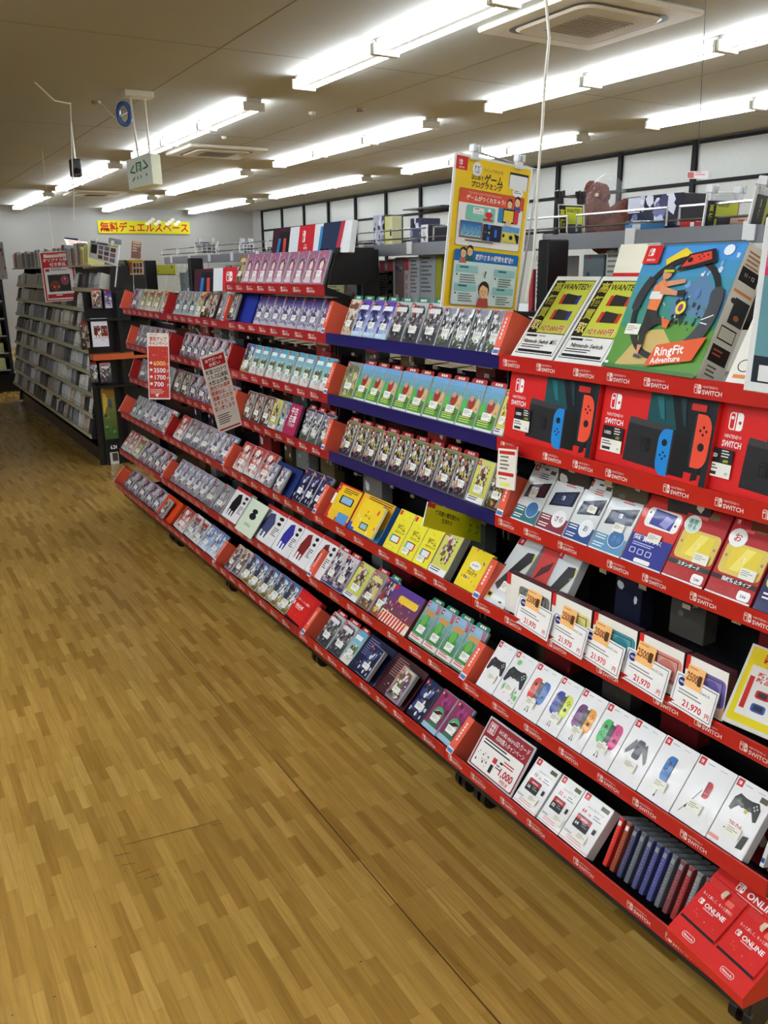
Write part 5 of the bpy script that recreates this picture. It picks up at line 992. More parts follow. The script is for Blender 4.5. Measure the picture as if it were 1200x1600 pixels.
def d_poster(A,w,h):
    A.rect(0,0,w,h,(240,240,236)); A.rect(.025*w,.012*h,.975*w,.985*h,(246,206,20)); A.rect(.02*w,.9*h,.16*w,.985*h,(220,40,40)); A.icon(.055*w,.93*h,.033*h,W,(220,40,40)); A.text('SWITCH',.09*w,.91*h,.01*h,W,True,al='c',maxw=.11*w)
    A.ell(.28*w,.92*h,.06*w,.045*h,W); A.text('ナビ',.28*w,.92*h,.024*h,K,True,al='c'); A.text('つき!',.28*w,.895*h,.017*h,K,True,al='c')
    A.text('つくってわかる',.36*w,.915*h,.022*h,(90,60,20),maxw=.25*w); A.text('はじめて',.22*w,.855*h,.026*h,K,True,maxw=.15*w); A.text('ゲーム',.38*w,.845*h,.052*h,K,True,maxw=.24*w); A.text('プログラミング',.22*w,.808*h,.034*h,K,True,maxw=.4*w)
    A.rect(.7*w,.845*h,.95*w,.945*h,K); A.rr(.705*w,.835*h,.945*w,.93*h,.004,(240,242,245)); A.rect(.7*w,.93*h,.95*w,.945*h,K)
    A.rr(.09*w,.42*h,.93*w,.79*h,.02*w,(90,80,40)); A.rr(.095*w,.423*h,.925*w,.787*h,.02*w,W); A.rr(.095*w,.7*h,.925*w,.787*h,.02*w,(226,84,50)); A.rect(.095*w,.7*h,.925*w,.73*h,(226,84,50))
    A.text('ナビつきのレッスンで だれでもかんたんに',.2*w,.762*h,.013*h,(255,235,220),maxw=.45*w); A.text('ゲームがつくれちゃう!',.18*w,.722*h,.03*h,W,True,maxw=.5*w)
    A.ell(.83*w,.815*h,.075*w,.03*h,W); A.bars(.78*w,.825*h,.1*w,2,.012*h,(120,120,120)); person_head(A,.74*w,.735*h,.04*w,shirt=(60,120,190)); person_head(A,.84*w,.755*h,.045*w,shirt=(50,90,170))
    A.rr(.19*w,.59*h,.56*w,.69*h,.02*w,(126,204,184)); A.rr(.27*w,.635*h,.42*w,.68*h,.006*w,K); A.rr(.272*w,.636*h,.418*w,.679*h,.006*w,W); A.text('「ノードン」',.29*w,.642*h,.016*h,K,maxw=.12*w); A.bars(.29*w,.668*h,.1*w,1,.01*h,K); A.rr(.41*w,.6*h,.54*w,.615*h,.004*w,(210,50,60)); A.ell(.48*w,.64*h,.05*w,.02*h,(210,50,60)); A.rect(.46*w,.61*h,.5*w,.64*h,(210,50,60)); A.ell(.48*w,.67*h,.02*w,.012*h,W)
    A.rr(.6*w,.605*h,.87*w,.7*h,.015*w,K); A.rr(.6*w,.605*h,.66*w,.7*h,.015*w,(40,140,200)); A.rr(.81*w,.605*h,.87*w,.7*h,.015*w,(224,50,66)); A.rect(.67*w,.615*h,.8*w,.69*h,(236,206,50)); A.poly([(.7*w,.59*h),(.77*w,.59*h),(.78*w,.62*h),(.72*w,.63*h)],(232,200,150))
    A.rect(.13*w,.475*h,.41*w,.585*h,(130,90,70)); A.grad((150,200,220),(40,110,190),(.14*w,.485*h,.4*w,.58*h)); A.blobs([W,(220,235,245)],6,3,.08,.16,(.16*w,.53*h,.38*w,.57*h)); [A.line(x*w,.495*h,(x+.04)*w,.51*h,.006*w,(60,90,90)) for x in (.18,.24,.3,.35)]
    A.rect(.42*w,.47*h,.66*w,.58*h,(24,30,62)); A.rect(.48*w,.47*h,.51*w,.5*h,(40,120,220)); A.rect(.48*w,.55*h,.51*w,.58*h,(40,120,220)); A.rect(.57*w,.5*h,.6*w,.55*h,(40,120,220)); A.ell(.5*w,.525*h,.012*w,.008*h,(200,180,90)); A.bars(.44*w,.53*h,.04*w,2,.006*h,(80,150,230))
    A.rect(.67*w,.475*h,.9*w,.585*h,(222,210,90)); A.rect(.67*w,.545*h,.9*w,.585*h,(100,160,220)); A.blobs([W,(60,110,170)],5,6,.08,.15,(.68*w,.545*h,.9*w,.58*h)); A.ell(.79*w,.51*h,.025*w,.014*h,K); A.rect(.77*w,.51*h,.81*w,.525*h,K); A.ell(.69*w,.52*h,.015*w,.012*h,K); A.poly([(.88*w,.475*h),(.9*w,.475*h),(.9*w,.53*h),(.83*w,.54*h)],K)
    A.bars(.2*w,.455*h,.6*w,1,.02*h,(90,90,80))
    A.rr(.09*w,.025*h,.93*w,.395*h,.02*w,(40,80,150)); A.rr(.095*w,.028*h,.925*w,.36*h,.02*w,(214,236,240)); A.rr(.09*w,.32*h,.93*w,.395*h,.02*w,(20,110,190)); A.rect(.095*w,.32*h,.925*w,.34*h,(20,110,190)); A.text('親御さまの疑問を解決!!',.36*w,.34*h,.032*h,W,True,maxw=.5*w)
    person_head(A,.2*w,.375*h,.045*w,shirt=(190,110,100)); person_head(A,.28*w,.39*h,.045*w,shirt=(30,100,80))
    for x,y in ((.12,.245),(.12,.12),(.62,.235),(.62,.11)): A.rect(x*w,y*h,(x+.28)*w,(y+.05)*h,(150,205,208)); A.bars((x+.05)*w,(y+.03)*h,.18*w,1,.03*h,(60,110,120)); A.bars((x+.06)*w,(y-.02)*h,.22*w,4,.016*h,(110,120,120),int(x*9+y*20)); A.ell((x+.02)*w,(y-.015)*h,.01*w,.007*h,K,6)
    A.text('?',.5*w,.22*h,.05*h,K,True,al='c'); person_head(A,.5*w,.13*h,.075*w,shirt=(190,80,70))
o, w, h = sign([(711,237),(833,263),(806,487),(689,480)],1.42,d_poster,'hanging_poster','tall yellow game programming poster clipped to a wire stand','yellow' and (240,240,236),.003,'poster')
for x in (-.27,.3): clip(o, x*w, h/2+.004)
wire(o, [(-.3*w,.008,h/2+.012),(.62*w,.008,h/2+.0),(.62*w,.03,-h/2-.03)]); wire(o,[(.56*w,.02,-.02*h),(.56*w,.04,-.62*h)],.006,'wire_foot',(225,225,222),SATIN)
def d_6000(A,w,h):
    A.rect(0,0,w,h,(236,228,220)); A.rect(.04*w,.02*h,.96*w,.8*h,(204,60,52)); A.bars(.1*w,.97*h,.6*w,1,.02*h,(200,80,70)); A.text('買取アップ',.1*w,.885*h,.055*h,(200,50,45),True,maxw=.8*w); A.text('キャンペーン',.08*w,.82*h,.055*h,(200,50,45),True,maxw=.86*w)
    A.blobs([(235,170,60),(240,190,80)],8,2,.04,.1,(.12*w,.63*h,.9*w,.77*h))
    for i,(s_,c) in enumerate((('6000',(250,210,120)),('3500',W),('1700',W),('700',W))): A.text(s_,.26*w,(.51-.105*i)*h,.075*h,c,True,maxw=.56*w); A.text('円',.86*w,(.51-.105*i)*h,.04*h,c); A.ell(.15*w,(.55-.105*i)*h,.07*w,.022*h,(250,225,215),8)
    A.bars(.1*w,.14*h,.8*w,3,.025*h,(240,190,180),3); A.poly([(.3*w,.07*h),(.5*w,.09*h),(.4*w,.03*h)],W)
o,w,h = sign([(231,520),(262,521),(267.5,624),(231,624)],1.3,d_6000,'price_notice','red and white trade-in campaign notice listing 6000, 3500, 1700, 700',cat='notice'); wire(o,[(0,.01,h/2),(0,.2,h/2+.01)],.002,'notice_arm')
def d_covid(A,w,h):
    A.rect(0,0,w,h,(232,234,232)); A.rect(.06*w,.84*h,.94*w,.975*h,(184,36,44)); A.text('お客様への',.5*w,.915*h,.036*h,W,True,al='c',maxw=.7*w); A.text('お願い',.5*w,.86*h,.036*h,W,True,al='c',maxw=.5*w)
    for i,(s_,c) in enumerate((('新型コロナウ',K),('イルス感染拡',K),('大防止の為、',K),('店内での長時',(190,60,60)),('間滞在は、ご',(190,60,60)),('遠慮いただき',(190,60,60)),('ますよう、お',(190,60,60)),('願い致します',(190,60,60)))): A.text(s_,.08*w,(.77-.068*i)*h,.046*h,c,True,maxw=.84*w)
    A.bars(.12*w,.22*h,.75*w,5,.028*h,(90,90,90),4); A.rect(.06*w,.025*h,.94*w,.045*h,(184,36,44))
o,w,h = sign([(310.5,559.5),(351.5,545.5),(377,664),(344,677)],1.28,d_covid,'hanging_notice','tilted white customer notice with red heading hanging before the far bays',cat='notice'); wire(o,[(.2*w,.004,h/2-.005),(.1*w,.22,h/2+.02)],.0018,'notice_arm')
def d_orig(A,w,h):
    A.rect(0,0,w,h,(240,232,230)); A.rect(.035*w,.02*h,.965*w,.98*h,(196,36,50)); A.rect(.08*w,.04*h,.92*w,.68*h,(236,234,236)); A.rr(.12*w,.88*h,.88*w,.95*h,.012*w,(240,225,222)); A.bars(.2*w,.93*h,.6*w,1,.04*h,(200,70,70)); A.text('オリジナル特典',.5*w,.8*h,.065*h,W,True,al='c',maxw=.84*w); A.text('付き商品',.5*w,.71*h,.065*h,W,True,al='c',maxw=.5*w)
    A.rect(.12*w,.6*h,.24*w,.66*h,(200,50,60)); A.bars(.28*w,.65*h,.5*w,2,.03*h,(90,90,100)); A.rect(.16*w,.2*h,.82*w,.54*h,(44,44,50)); A.ell(.36*w,.32*h,.16*w,.11*h,(120,60,30),12); A.ell(.66*w,.42*h,.13*w,.1*h,(150,70,90),12); A.blobs([(60,50,60),(170,180,200),(40,40,50),(230,120,60)],8,2,.05,.12,(.16*w,.2*h,.82*w,.54*h)); A.rect(.1*w,.07*h,.9*w,.15*h,(196,36,50)); A.bars(.35*w,.12*h,.3*w,1,.04*h,W)
o,w,h = sign([(60.5,394),(113.5,391),(123.5,469),(71.5,472.5)],1.62,d_orig,'framed_sign','red framed bonus goods sign hanging in front of the disc rack',cat='sign'); wire(o,[(-.02,.004,h/2),(.0,.0,h/2+.9)],.0012,'hanging_string',(230,230,220),SATIN)
def d_list(A,w,h,dark=True):
    A.rect(0,0,w,h,(232,234,238)); A.rect(.04*w,.86*h,.96*w,.95*h,(50,56,110)); A.rect(.65*w,.86*h,.96*w,.95*h,(190,200,70)); A.bars(.1*w,.92*h,.45*w,1,.06*h,(200,205,225)); A.rect(.06*w,.3*h,.3*w,.8*h,K if dark else (170,172,176))
    for i in range(3):
        for j in range(3): A.rect((.36+.2*i)*w,(.6-.25*j)*h,(.52+.2*i)*w,(.8-.25*j)*h,((140,110,120),(120,120,130),(90,70,80))[(i+j)%3])
def card_sign(q, X, d, lab, cl=True, legs=False, nm='price_list_card'):
    o, w, h = sign(q, X, d, nm, lab, cat='price list', group='cards clipped above the shelves')
    if cl: clip(o,-.25*w,h/2,(220,222,225)); clip(o,.3*w,h/2,(220,222,225))
    if legs: wire(o,[(.5*w,0,h/2),(.5*w,.0,-h/2-.14)],.005,'sign_leg',(225,228,230),SATIN)
    elif X > 1.6: wire(o,[(0,.006,-h/2+.01),(0,.008,-h/2-.3 if X < 2.15 else -.75)],.002,'card_stem')
    return o
card_sign([(141,375),(187,383),(183,416),(139,402)],1.62,d_list,'white price list board with blue heading, above the end of the disc rack',True,True)
card_sign([(303.5,378),(341,377),(342,398),(305,397)],2.1,lambda A,w,h:d_list(A,w,h,False),'small white price list with blue heading above the far bays')
card_sign([(373,378),(397,379),(397,398),(374,397)],2.1,lambda A,w,h:d_list(A,w,h,False),'second small white price list, left of the console banner box')
def d_y(A,w,h):
    A.rect(0,0,w,h,(236,226,190)); A.rect(0,0,.25*w,h,(240,204,60)); A.rect(.25*w,.1*h,.5*w,.85*h,(190,110,70)); A.rect(0,.85*h,w,h,(230,200,50))
    for i in range(2):
        for j in range(3): A.rect((.55+.15*j)*w,(.12+.38*i)*h,(.66+.15*j)*w,(.42+.38*i)*h,((120,60,70),(60,60,100),(160,90,70))[(i+j)%3])
card_sign([(190.5,407),(223,406),(224,429),(191,429.5)],2.0,d_y,'white and yellow picture card between disc rack and red gondola',False)
card_sign([(244,413.7),(274.7,413.7),(274.7,430),(244,430)],2.25,lambda A,w,h:(A.rect(0,0,w,h,(200,206,70)),A.rect(0,0,w,.1*h,(90,100,40)),A.blobs([(90,80,60),(190,90,60),(60,60,60)],5,4,.1,.2)),'lime green picture card on the rear shelf behind the far bays',False)
card_sign([(276,413),(299.5,413),(299.5,443),(276,443)],2.2,lambda A,w,h:(A.rect(0,0,w,h,(226,232,226)),[A.line(0,k*h/5,w,k*h/5,.01*w,(150,160,150)) for k in range(5)],[A.line(k*w/3,0,k*w/3,h,.01*w,(150,160,150)) for k in range(4)],A.blobs([(170,190,170),(200,205,200)],8,4,.06,.14)),'white gridded card beside the lime green one',False)
card_sign([(205,375),(222,378),(220,406),(204,404)],2.6,lambda A,w,h:(A.rect(0,0,w,h,(176,160,120)),A.rect(.06*w,.04*h,.94*w,.94*h,(104,66,60)),A.bars(.15*w,.85*h,.7*w,4,.14*h,(190,170,150),2),A.blobs([(60,60,80),(190,160,130)],4,4,.1,.2,(0,.15*h,w,.45*h))),'brown poster standing above the shelves under the yellow wall banner',False)
card_sign([(98,374),(139,377),(139,391),(110,390)],2.3,lambda A,w,h:(A.rect(0,0,w,h,(236,226,220)),A.bars(.1*w,.8*h,.8*w,3,.2*h,(210,80,70),3),A.rect(.4*w,.02*h,w,.2*h,(230,160,70))),'white card with red lettering behind the disc rack top',False)
card_sign([(101,371),(122,373),(122,379),(101,377)],2.32,lambda A,w,h:A.rect(0,0,w,h,(48,60,130)),'blue card strip above the disc rack',False)
card_sign([(169,371),(190,375),(189,383),(169,380)],2.35,lambda A,w,h:(A.rect(0,0,w,h,(100,104,108)),A.bars(.1*w,.8*h,.7*w,2,.4*h,(70,74,78))),'small dark grey card above the white price list board',False)
card_sign([(-14,380),(4,378),(12,436),(-6,437)],1.55,lambda A,w,h:(A.rect(0,0,w,h,(226,228,228)),A.blobs([(150,150,150),(120,60,60),(60,60,60)],6,4,.08,.15)),'white price sheet cut off at the left photo edge',False)
# wanted cards in frames above the rear shelf
def wframe(q, X, lab, clips=(40,40,44)):
    o, w, h = sign(q, X, lambda A,w,h:(A.rect(0,0,w,h,(214,218,222)),A.rect(.04*w,0,.96*w,.8*h,K),A.rect(.3*w,.0,.94*w,.76*h,(196,204,66)),A.text('WANTED!',.34*w,.6*h,.12*h,(40,34,20),True,maxw=.56*w),A.rect(.36*w,0,.9*w,.28*h,(60,64,74)),A.text('高',.17*w,.48*h,.2*h,(190,186,60),True,al='c',maxw=.22*w),A.text('価',.17*w,.2*h,.2*h,(190,186,60),True,al='c',maxw=.22*w)),'wanted_card', lab, cat='notice', group='wanted cards above the rear shelf')
    clip(o,-.4*w,h/2,clips); clip(o,.4*w,h/2,clips); wire(o,[(-.5*w,.004,h/2+.004),(.5*w,.004,h/2+.004),(.5*w,.004,-h/2-.02)],.002); return o
wframe([(871,309),(913,311),(913,366),(874,364)],1.84,'small WANTED card in a wire frame, left of the bagged plush toy')
wframe([(1104,303),(1161,305),(1150,352),(1099,353)],1.86,'WANTED card with clear clips, right of the shiny toy box',(225,228,232))
wframe([(1182,290),(1240,305),(1225,352),(1170,350)],1.86,'WANTED card cut off by the right photo edge',(225,228,232))
o,w,h = sign([(1074,268),(1107,267),(1106,280),(1074,279)],4.2,lambda A,w,h:(A.rect(0,0,w,h,(236,228,230)),A.rect(.02*w,.1*h,.35*w,.9*h,(196,80,80)),A.bars(.4*w,.8*h,.5*w,2,.3*h,(200,110,130))),'small_hanging_card','tiny white and red card hanging before the wall grid')
wire(o,[(0,0,h/2),(0,0,.9)],.002,'hanging_string',(60,60,60),SATIN)
# teal release poster, cut by the photo edge; the square code is left out
def d_teal(A,w,h):
    A.rect(0,0,w,h,(238,240,240)); A.rect(.08*w,.06*h,.95*w,.93*h,(108,160,170)); A.grad((226,60,110),(250,230,235),(.08*w,.66*h,.95*w,.97*h),6); A.rect(.08*w,.05*h,.95*w,.2*h,(44,52,60)); A.rect(.18*w,.06*h,.6*w,.15*h,W)
    A.text('発',.46*w,.335*h,.09*h,W,True,al='c'); A.text('売',.46*w,.235*h,.09*h,W,True,al='c'); A.text('発',.46*w,.337*h,.085*h,K,True,al='c'); A.text('売',.46*w,.237*h,.085*h,K,True,al='c')
sign([(1198,340),(1296,352),(1262,625),(1163,608)],1.3,d_teal,'release_poster','teal and white release poster at the right photo edge',cat='poster')
def d_paper(A,w,h):
    A.rect(0,0,w,h,(240,236,226))
    for y in (.8,.3): A.rect(.08*w,y*h,.92*w,(y+.08)*h,(206,44,40))
    A.rect(0,.93*h,w,h,(206,44,40)); A.bars(.15*w,.72*h,.7*w,4,.09*h,(120,110,100),4); A.bars(.15*w,.22*h,.7*w,1,.05*h,(120,110,100)); A.rr(.25*w,.06*h,.75*w,.13*h,.003,(226,236,90))
sign([(779,695.5),(808.7,698),(803,766.8),(775.4,760.7)],1.47,d_paper,'points_notice','small red and white points notice hung beside the screen film packs',cat='notice')
def d_new(A,w,h):
    A.rect(0,0,w,h,(226,228,226)); A.rect(.03*w,.03*h,.97*w,.97*h,(240,222,50)); A.text('新品',.2*w,.8*h,.12*h,(210,50,40),True); A.rr(.1*w,.12*h,.97*w,.74*h,.01*w,(242,240,236)); A.text('新品 Nintendo',.2*w,.62*h,.05*h,(210,60,50),True,maxw=.6*w); A.text('新品 Nintendo',.2*w,.55*h,.05*h,(210,60,50),True,maxw=.6*w); A.rect(.12*w,.2*h,.18*w,.6*h,(210,60,50))
    for i,c in enumerate(((200,60,60),(225,190,60),(60,100,180),(200,80,80))): A.rr((.25+.22*(i%2))*w,(.36-.16*(i//2))*h,(.42+.22*(i%2))*w,(.46-.16*(i//2))*h,.006,c); A.rect((.28+.22*(i%2))*w,(.38-.16*(i//2))*h,(.39+.22*(i%2))*w,(.44-.16*(i//2))*h,(70,60,70))
sign([(1176,1010),(1300,1048),(1262,1185),(1128,1118)],1.4,d_new,'new_price_board','yellow framed new console notice at the right photo edge',cat='notice',m=FILM)
def d_dev(A,w,h):
    A.rect(0,0,w,h,(214,222,30)); A.rect(0,.82*h,.1*w,h,(205,40,40)); A.text('任天堂の開発室から',.12*w,.62*h,.17*h,K,True,maxw=.5*w); A.text('生まれた',.22*w,.36*h,.17*h,K,True,maxw=.3*w)
    for x,c in ((.62,K),(.73,K),(.85,K)): A.line(x*w,.3*h,x*w,.55*h,.006*w,(120,120,30)); A.ell(x*w,.62*h,.02*w,.06*h,(150,150,40),8); A.line((x-.03)*w,.3*h,(x+.03)*w,.45*h,.005*w,(120,120,30))
    A.ell(.9*w,.35*h,.03*w,.06*h,(60,170,200)); A.rr(.8*w,.2*h,.86*w,.3*h,.004,(220,100,60))
sign([(668,784),(776,820),(767,853),(661,822)],1.47,d_dev,'topper_board','lime yellow board with black lettering behind the yellow programming cases',cat='sign board')

# ------------------------------------------------------------------ hanging exit sign, cords
def exit_sign():
    top = atZ(214,143,CEIL); t = thing('exit_sign','white hanging exit sign with green pictogram on two poles','exit sign',top)
    q = Mb(); q.box(-.12,-.07,-.05,.12,.07,0,(222,218,200),.006); obj('ceiling_mount', q, SATIN, t)
    C0, R_, w, h = fit_rect([(197.5,250),(234,239),(240,287),(201,297)], top.x-.05)
    for s in (-1,1): q = Mb(); q.tube([(s*.06,0,-.03),(s*.05+(C0.x-top.x)+.05,(C0.y-top.y),C0.z-top.z+h/2)],.009,(225,222,208),8); obj('pole', q, SATIN, t)
    b = Mb(); b.box(-w/2,0,-h/2,w/2,.1,h/2,(222,226,200),.004); bo = obj('sign_box', b, SATIN, t, M=Matrix.Translation(C0-top) @ R_.to_4x4())
    A = Art(w,h,None,Matrix.Translation((-w/2,0,-h/2)),.001); g = (20,110,74); A.rect(.02*w,.02*h,.98*w,.98*h,(226,238,232)); A.rect(.38*w,.5*h,.6*w,.82*h,g); A.rect(.43*w,.5*h,.55*w,.77*h,(226,238,232)); A.ell(.5*w,.7*h,.03*w,.03*h,g,8); A.poly([(.46*w,.5*h),(.5*w,.66*h),(.54*w,.5*h),(.5*w,.55*h)],g)
    A.line(.14*w,.55*h,.3*w,.76*h,.035*w,g); A.line(.14*w,.55*h,.34*w,.5*h,.035*w,g); A.line(.86*w,.6*h,.7*w,.84*h,.04*w,g); A.line(.86*w,.6*h,.66*w,.56*h,.04*w,g); A.line(.2*w,.24*h,.3*w,.36*h,.035*w,g); A.line(.8*w,.3*h,.76*w,.4*h,.035*w,g); A.line(.42*w,.26*h,.42*w,.36*h,.03*w,g); A.line(.55*w,.28*h,.55*w,.38*h,.03*w,g)
    obj('sign_face', A, PRINT, bo)
    p = atX(207,179,top.x); q = Mb(); q.tube([(0,.05*math.cos(a),.085*math.sin(a)) for a in [2*PI*i/18 for i in range(18)]],.02,(38,80,150),8,True); q = obj('coiled_cable', q, SATIN, M=Matrix.Translation((top.x-.07,p.y,p.z)) @ Matrix.Rotation(1.2,4,'Z')); tag(q,'coiled blue cable tied to the exit sign poles','cable')
exit_sign()
def cord(pts, r, lab, col=(226,226,214)):
    q = Mb(); b = Vector(pts[0]); q.tube([Vector(p)-b for p in pts], r, col, 6); tag(obj('plastic_string', q, SATIN, loc=b), lab, 'cord')
c0 = atX(853,0,1.5)
cord([(c0.x,c0.y,CEIL)]+[atX(x,y,1.5) for x,y in ((853,0),(858,60),(851,130),(847,200),(842,262),(838,330),(834,400),(822,470))],.004,'long white plastic cord hanging from the ceiling beside the yellow poster')
a = atZ(54,128,CEIL); b = atZ(110,160,CEIL); cord([a,(a+b)/2+Vector((0,0,-.06)),b+Vector((0,0,-.01))],.006,'short white cable looped along the ceiling at left')
cord([b]+[atX(x,y,b.x) for x,y in ((112,240),(115,300),(115,345))],.005,'thin white string hanging from the ceiling at left')
a = atZ(155,159,CEIL); b = atZ(200,175,CEIL); cord([a,(a+b)/2+Vector((0,0,-.1)),b],.006,'slack grey cable between ceiling fixture and exit sign',(150,150,140))
p = atY(118,262,9.5); q = Mb(); q.tube([(0,0,CEIL-p.z),(0,0,.08)],.012,(200,198,185),8); tag(obj('camera_pole', q, SATIN, loc=p),'slim pole holding the black ceiling camera','pole'); q = Mb(); q.box(-.05,-.06,-.09,.05,.06,.08,(30,30,32),.01); q.tube([(0,-.06,-.03),(0,-.1,-.04)],.025,(20,20,22),10); tag(obj('security_camera', q, SATIN, loc=p),'small black security camera hanging at left','camera')

# ------------------------------------------------------------------ black disc rack beyond the gondola
def disc_rack():
    X0, Y0, Y1 = 1.55, 7.55, 12.1
    t = thing('disc_rack','long black rack filled with rows of disc cases, left of the red gondola','shop shelving',(X0+.3,(Y0+Y1)/2,0)); ox, oy = X0+.3, (Y0+Y1)/2
    rows = [(25,452,127,474),(25,477,128,498),(25,502,129,530),(25,527,130,563),(26,550,132,598),(27,575,134,636),(28,598,135,673),(28,620,134,708)]
    q = Mb(); q.box(-.3+.06,Y0-oy,.0,.34,Y1-oy,.12,(16,16,18)); obj('base', q, SATIN, t)
    for yy in (Y0,Y1): q = Mb(); q.prism([(-.28,.02),(-.02,CAMZ+.05),(.34,CAMZ+.05),(.36,.02)],'y',yy-oy-.02,yy-oy+.0,(18,18,20)); obj('end_panel', q, SATIN, t)
    q = Mb(); q.box(.1,Y0-oy,.1,.12,Y1-oy,CAMZ+.1,(22,22,24)); obj('back_panel', q, SATIN, t)
    rest = Mb(); out = []
    for i,(ax,ay,bx,by) in enumerate(rows):
        pb = atY(bx,by,Y0); pa = atY(ax,ay,Y1); x = (pb.x+pa.x)/2; z = (pb.z+pa.z)/2; out.append((x,z))
    for i in range(len(out)):                     # regularise the tiers
        zt = CAMZ-.13-i*(1.24/7); xt = 1.72-.028*i
        q = Mb(); q.prism([(xt-ox,zt),(xt-ox+.14,zt-.03),(xt-ox+.14,zt-.045),(xt-ox,zt-.035)],'y',Y0-oy,Y1-oy,(26,26,28)); sh = obj('shelf', q, SATIN, t)
        q = Mb(); q.box(xt-ox-.006,Y0-oy,zt-.035,xt-ox,Y1-oy,zt,(196,192,158),.001); obj('label_rail', q, SATIN, sh)
        y = Y0+.03; rr = random.Random(i*7+1); k = 0; m_rest = rest; c0 = (90,92,96); left = 0
        while y < Y1-.05:
            if left == 0:
                left = rr.randint(1,7); c0 = rr.choice(((176,182,190),(96,98,104),(226,228,230),(124,130,140),(40,40,44),(160,150,138),(196,204,212),(60,64,74),(30,30,32),(206,206,200)))
                if rr.random() < .12: y += .03
            left -= 1
            wd_ = rr.choice((.024,.032,.045)) if k < 37 else rr.choice((.03,.05,.07)); hh = rr.choice((.118,.125,.132,.14))
            M = Matrix.Translation((xt+.004,y+wd_,zt-.006)) @ Matrix.Rotation(math.radians(12+rr.uniform(-2,5)),4,'Y') @ Matrix.Rotation(rr.choice((0,0,0,.12,-.1)),4,'X')
            if k < 37:
                def mk():
                    m = Mb(); m.box(0,-wd_,0,.09,0,hh,c0,.002); m.box(-.001,-wd_*.8,hh*.1,.0,-wd_*.2,hh*.9,tuple(min(240,int(v*1.3+20)) for v in c0)); m.box(-.0015,-wd_*.7,hh*.15,-.001,-wd_*.3,hh*.3,tuple(int(v*.6) for v in c0)); return m.mesh('disc_case', SATIN)
                o = link('disc_case', cached(('cd',wd_,hh,c0), mk), M=M)
                tag(o,'disc case standing spine-out in the near end of %s row of the black disc rack' % ORD[i+1],'disc case','disc cases in the %s row of the black rack' % ORD[i+1])
            else: m_rest.box(0,-wd_,0,.09,0,hh,c0,.002,M)
            y += wd_+.003; k += 1
    ro = obj('disc_cases', rest, SATIN); tag(ro,'mass of disc cases filling the far half of the black rack rows','disc cases'); ro['kind'] = 'stuff'
    rr = random.Random(4); y = Y0+.25                                         # loose stock on the top
    q = Mb(); q.box(-.16,Y0-oy+.1,CAMZ+.05,.2,Y1-oy,CAMZ+.065,(190,188,170)); obj('top_shelf', q, SATIN, t)
    k = 0
    while y < Y1-.1:
        w_ = rr.uniform(.05,.12); c = rr.choice(((214,214,208),(120,110,110),(205,208,200),(226,226,222),(150,160,165),(190,60,60)) if k > 2 else ((225,222,150),(90,92,96),(170,185,185)))
        m = Mb(); m.box(0,-w_,0,.14,0,rr.uniform(.15,.2),c,.003); o = obj('large_case', m, SATIN, M=Matrix.Translation((1.7,y+w_,CAMZ+.065)) @ Matrix.Rotation(.3 if k < 3 else .05,4,'X'))
        A = Art(w_,.14,None,Matrix.Rotation(-PI/2,4,'Z') @ Matrix.Translation((0,0,.01)),.0008); A.bars(w_*.2,.12,w_*.6,6,.02,tuple(int(v*.6) for v in c),k); obj('spine_print', A, PRINT, o)
        tag(o,'tall %s case standing on top of the disc rack, %s from its near end' % ({214:'white',120:'brownish',205:'pale',226:'white',150:'blue-grey',190:'red',225:'pale yellow',90:'dark grey',170:'grey-green'}[c[0]], (ORD+['thirteenth','fourteenth','fifteenth','sixteenth','seventeenth','eighteenth','nineteenth','twentieth']+['%dth' % j for j in range(21,29)]+['29th','30th']*9)[k+1]),'large case','large cases on top of the disc rack'); y += w_+rr.uniform(.0,.05); k += 1
disc_rack()
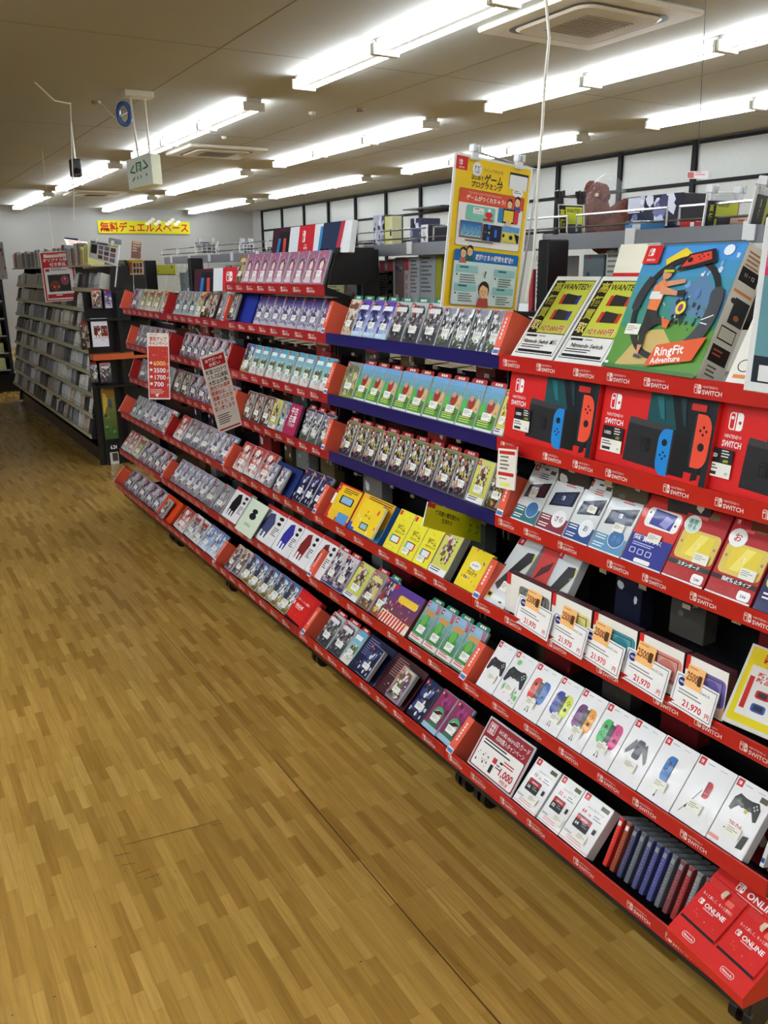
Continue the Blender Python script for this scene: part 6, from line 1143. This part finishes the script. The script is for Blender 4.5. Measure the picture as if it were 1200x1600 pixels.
def end_cap():
    Y = 7.5; t = thing('end_display','black end display with small shelves and a tall poster, between disc rack and gondola','shop shelving',(1.9,Y,0)); ox = 1.9
    P = lambda px, py: atY(px,py,Y)
    def panel(nm, a, b, c, y0=0, y1=.02, col=(20,20,22), m=SATIN):
        q = Mb(); q.box(min(a.x,b.x)-ox,y0,min(a.z,b.z),max(a.x,b.x)-ox,y1,max(a.z,b.z),col,.002); return obj(nm, q, m, t)
    q = Mb(); q.box(-.33,.0,.0,.42,.04,P(168,456).z,(20,20,22),.003); obj('back_board', q, SATIN, t)
    for x in (-.06,.42): q = Mb(); q.box(x-.03,-.1,.0,x+.0,-.06,P(168,458).z,(15,15,17),.003); obj('post', q, SATIN, t)
    for (pz,col) in (((150,497),(18,18,20)),((150,552),(196,96,50)),((158,600),(18,18,20))):
        z = P(*pz).z; q = Mb(); q.box(-.33,-.14,z-.05 if col[0] > 100 else z-.02,.4,0,z,col,.002); obj('shelf', q, SATIN, t)
    def item(px0,py0,px1,py1,kind,lab,yy=-.08,draw=None):
        a = atY(px0,py0,Y+yy); b = atY(px1,py1,Y+yy); w = b.x-a.x; h = a.z-b.z
        m = Mb(); m.box(0,0,0,w,.02,h,(90,92,96),.002); o = obj('game_case' if kind else 'poster', m, SATIN, loc=(a.x,Y+yy,b.z))
        A = Art(w,h,None,None,.0008)
        if kind: draw_cover(A,kind,w,h); A.rect(.1*w,h,.9*w,h*1.07,(176,34,40))
        else: draw(A,w,h)
        obj('cover', A, FILM if kind else PRINT, o); tag(o,lab,'game case' if kind else 'poster','goods on the black end display')
    item(142,454,160,481,'orangepink','game case with brown cover and red tab, top of the end display')
    item(162,454,176,481,'violet','violet and green game case with red tab, top of the end display')
    item(124,506,142,546,'darkbrown','dark game case behind the white poster on the end display',-.06)
    item(140,568,154,597,'swirl','black and white game case on the end display middle shelf')
    item(155,568,175,597,'greymonster','grey game case with red tab on the end display middle shelf')
    item(141,498,171,541,None,'white poster with orange and black brush lettering, cut by a post',-.13,lambda A,w,h:(A.rect(0,0,w,h,(226,230,248)),A.text('戦国',.14*w,.38*h,.32*h,(232,90,40),True,maxw=.84*w),A.text('戦国',.12*w,.42*h,.3*h,K,True,maxw=.84*w),A.line(.1*w,.3*h,.98*w,.31*h,.012*h,K),A.bars(.5*w,.22*h,.4*w,1,.03*h,(90,90,90))))
    item(156,600,190,728,None,'tall dark poster with yellow sky, green shape and 6.24 date',-.03,lambda A,w,h:(A.rect(0,0,w,h,(20,20,22)),A.grad((60,90,40),(150,120,60),(0,.34*h,w,.96*h)),A.poly([(.05*w,.62*h),(.4*w,.75*h),(.45*w,.86*h),(.1*w,.9*h)],(200,170,60)),A.blobs([(70,120,50),(110,160,80),(50,80,40)],12,3,.1,.3,(.05*w,.36*h,w,.64*h)),A.ell(.6*w,.76*h,.16*w,.06*h,(70,90,110),12),A.blobs([(60,60,50),(120,130,120),(150,130,90)],8,5,.08,.16,(.3*w,.6*h,w,.9*h)),A.text('6.24',.3*w,.22*h,.05*h,W,True,maxw=.5*w),A.rect(.2*w,.03*h,.85*w,.18*h,(205,205,200)),A.rect(.38*w,.07*h,.8*w,.17*h,(80,60,50)),A.text('09',.1*w,.93*h,.02*h,W,True)))
end_cap()
def far_rack():
    t = thing('stock_rack','rack of pale goods cut off at the left photo edge beyond the disc rack','shop shelving',(1.55,14.2,0))
    q = Mb(); q.box(-.1,-1,0,.4,1.2,.25,(16,16,18)); obj('base', q, SATIN, t)
    q = Mb(); q.box(.1,-1,.25,.14,1.2,1.7,(40,40,44)); obj('back_panel', q, SATIN, t)
    rr = random.Random(9)
    for r in range(6):
        q = Mb(); q.box(-.06,-1,.3+r*.24,.12,1.2,.315+r*.24,(170,170,165)); obj('shelf', q, SATIN, t)
        for k in range(6):
            c = rr.choice(((205,210,205),(190,60,80),(60,80,140),(200,205,150),(90,130,110))); m = Mb(); m.box(0,0,0,.1,.28,rr.uniform(.12,.19),c,.004); o = obj('packaged_item', m, SATIN, loc=(1.5,13.25+k*.34,.315+r*.24)); A = Art(.28,.12,None,Matrix.Translation((0,.28,.0)) @ Matrix.Rotation(-PI/2,4,'Z'),.001); A.blobs([(235,235,235),(120,120,120),c],4,k+r*7,.1,.25); obj('front_print', A, PRINT, o)
            tag(o,'packaged item in the %s row of the far rack at the left edge' % ORD[6-r],'packaged item','packaged goods in row %s of the far rack' % ORD[6-r])
far_rack()

# ------------------------------------------------------------------ labels for the gondola goods
rows_ = {}
for p in pending: rows_.setdefault((p[2],p[3],p[1]), []).append(p)
for (b, r, desc), ps in rows_.items():
    ps.sort(key=lambda p: -p[4])
    for i, p in enumerate(ps):
        lab = desc
        if len(ps) > 1: lab += ', %s of %s' % ((ORD+['thirteenth'])[i+1], (NUM+['thirteen'])[len(ps)])
        tail = ', %s of %s' % (SHELF[r], BAY[b])
        if len((lab+tail).split()) <= 16: lab += tail
        elif len((lab+', '+SHELF[r]).split()) <= 16: lab += ', '+SHELF[r]
        p[0]['label'] = lab
